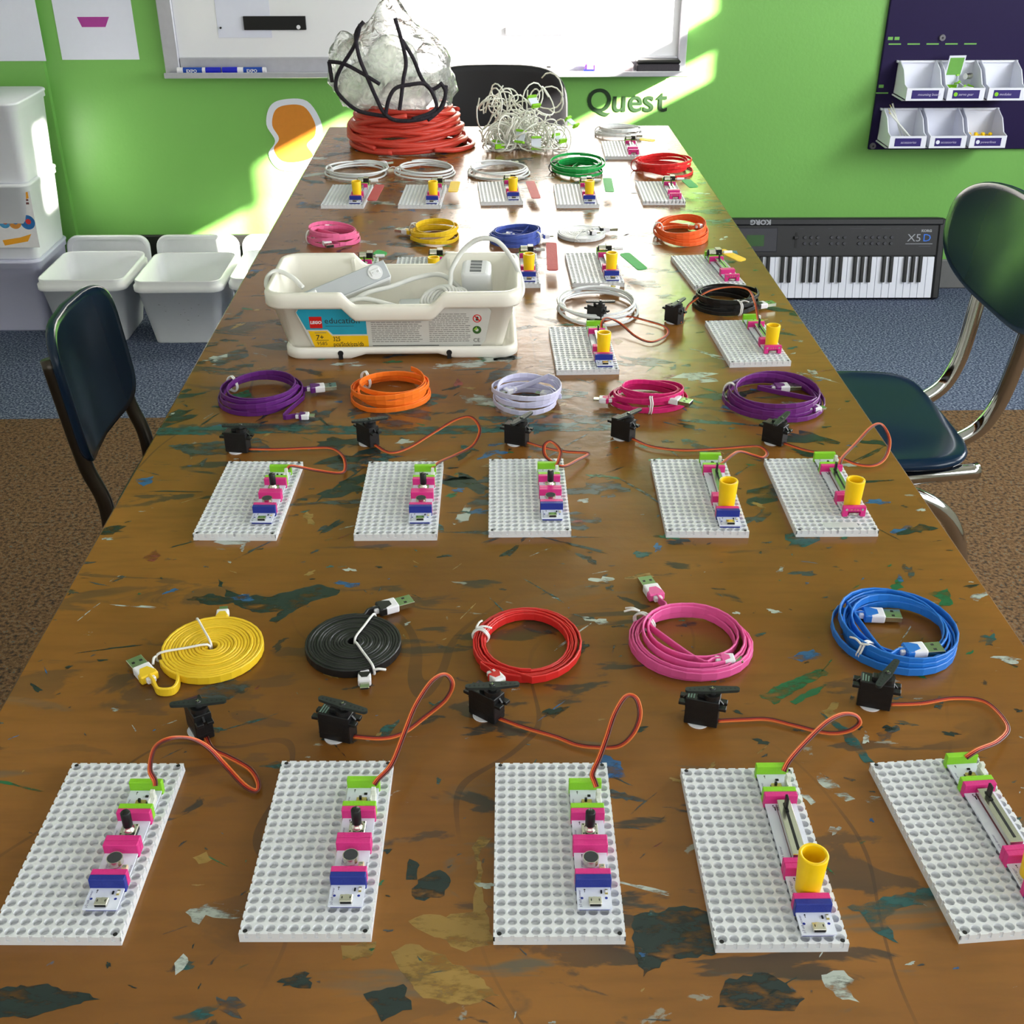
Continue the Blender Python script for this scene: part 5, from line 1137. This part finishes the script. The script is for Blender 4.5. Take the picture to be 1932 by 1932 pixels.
def parts_bin(x, z, lab, text, dot):
    """open-front bin, back on the panel; x = left edge, z = bottom"""
    t = thing('parts_bin', lab, 'bin', (x, WY-0.0145, z), 0, 'white parts bins on the purple panel')
    W_, D_, H_ = 0.113, 0.115, 0.098; mb = MB(1); th = 0.003
    mb.box(0, W_, -th, 0, 0.012, H_, M_BIN).box(0, W_, -D_, 0, 0.0, th, M_BIN)
    side = [(0, 0), (-D_, 0), (-D_-0.004, 0.036), (-D_*0.80, 0.042), (-D_*0.55, H_*0.80), (-0.02, H_), (0, H_)]
    for xa in (0, W_-th): mb.add([(xa, a, b) for a, b in side]+[(xa+th, a, b) for a, b in side], [list(range(7))[::-1], [7+i for i in range(7)]]+[(i, (i+1) % 7, 7+(i+1) % 7, 7+i) for i in range(7)], M_BIN)
    mb.box(0, W_, -D_-0.004, -D_, 0.0, 0.036, M_BIN); mb.box(-0.004, W_+0.004, -D_*0.86, 0, -0.004, 0.0, M_BIN); mb.box(-0.006, W_+0.006, -0.010, 0, H_-0.006, H_, M_BIN)
    obj('bin_body', mb, t)
    l_ = MB(1); l_.box(0.016, W_-0.016, -D_-0.0048, -D_-0.004, 0.006, 0.030, M_BLBL)
    if dot: l_.cyl((0.025, -D_-0.0048, 0.018), (0.025, -D_-0.0054, 0.018), 0.006, 0.006, dot, 14)
    l_.text(text, 0.0105, mat('pale_label_print', (196, 190, 220), 0.5), T(0.034, -D_-0.0052, 0.0145) @ RX(90), shear=0.2); obj('bin_label', l_, t)
    return t
Lx = MATS['lime_connector_plastic']
parts_bin(1.266, 0.632, 'empty white parts bin at left of the upper bin row', 'mounting board', None)
parts_bin(1.390, 0.632, 'white parts bin heaped with lime-green gadget pieces, upper row', 'servo gear', Lx)
parts_bin(1.514, 0.632, 'white parts bin at right of the upper bin row', 'modules', Lx)
parts_bin(1.238, 0.492, 'white parts bin with clear sticks, left of the lower bin row', 'accessories', None)
parts_bin(1.362, 0.492, 'empty white parts bin in the lower bin row', 'accessories', M_BIN)
parts_bin(1.486, 0.492, 'white parts bin holding yellow pieces, lower bin row', 'powerlines', M_BIN)
card = thing('instruction_card', 'green printed card standing in the upper heaped bin', 'card', (1.425, WY-0.045, 0.6352), 0, None, (math.radians(12), 0, math.radians(4)))
obj('card_sheet', MB(1).rbox(-0.026, 0.026, -0.001, 0.001, 0, 0.118, M_PAPER, r=0.0004).box(-0.022, 0.022, -0.0014, -0.001, 0.06, 0.112, M_SLOT).box(-0.022, 0.022, -0.0014, -0.001, 0.01, 0.03, M_LIME), card)
gp = 'loose pieces in the heaped bin'
rg = random.Random(8)
for k, (x, z, rot) in enumerate(((1.428, 0.655, 20), (1.452, 0.668, 60), (1.480, 0.652, -30), (1.440, 0.680, 100))):
    o = thing('gadget_module', ['lime connector piece at front left of the heaped bin', 'lime connector piece in the middle of the heaped bin', 'lime connector piece at right of the heaped bin', 'lime connector piece on top of the heap'][k], 'module', (x, WY-0.085+0.01*k, z), 0, gp, (0.5*k, 0.3, math.radians(rot)))
    obj('circuit_strip', MB().box(-10, 10, -9, 9, -0.6, 0.6, M_PCB), o)
    for s in (-1, 1): obj('connector', MB().rbox(-10, 10, -2.2, 2.2, -4, 5, M_LIME, r=0.4), o, (0, s*0.011, 0))
tag(obj('small_motor', MB().cyl((-12, 0, 0), (12, 0, 0), 9, 9, M_STEEL, 20).cyl((12, 0, 0), (15, 0, 0), 3, 3, M_BLACK, 12), None, (1.468, WY-0.07, 0.692), 0.5), 'shiny round metal motor on the heap in the bin', 'motor')
tag(obj('white_cube', MB().rbox(-13, 13, -13, 13, -13, 13, M_WHITE, r=2), None, (1.462, WY-0.100, 0.652), 0.6), 'small white plastic block in the heaped bin', 'block')
for k, (dx, tilt) in enumerate(((0.0, -22), (0.012, -32), (0.02, -40), (0.03, -46))):
    tag(obj('clear_stick', MB().cyl((0, 0, 0), (0, 0, 116), 3.0, 2.4, M_SOCK, 10).cyl((0, 0, 116), (0, 0, 124), 1.6, 1.0, (M_DARK if k == 0 else M_GOLD), 8), None, (1.275+dx+0.03, WY-0.05-0.008*k, 0.500), 0, (math.radians(-8), math.radians(tilt), 0)), ['clear stick with dark tip leaning in lower left bin', 'second clear stick in lower left bin', 'third clear stick in lower left bin', 'lowest clear stick in lower left bin'][k], 'stick', 'clear sticks in the lower bin')
for k in range(9):
    tag(obj('yellow_piece', MB().rbox(-9, 9, -5, 5, -5, 5, M_YEL, r=1.5), None, (1.502+0.022*(k % 4)+0.004*(k//4), WY-0.045-0.022*(k//4), 0.507+0.009*(k//4 == 1)), 0.7*k, (0.4*k, 0.3*k, 0.7*k)), 'small yellow plastic piece heaped in the lower right bin', 'block', 'yellow pieces in the bin')
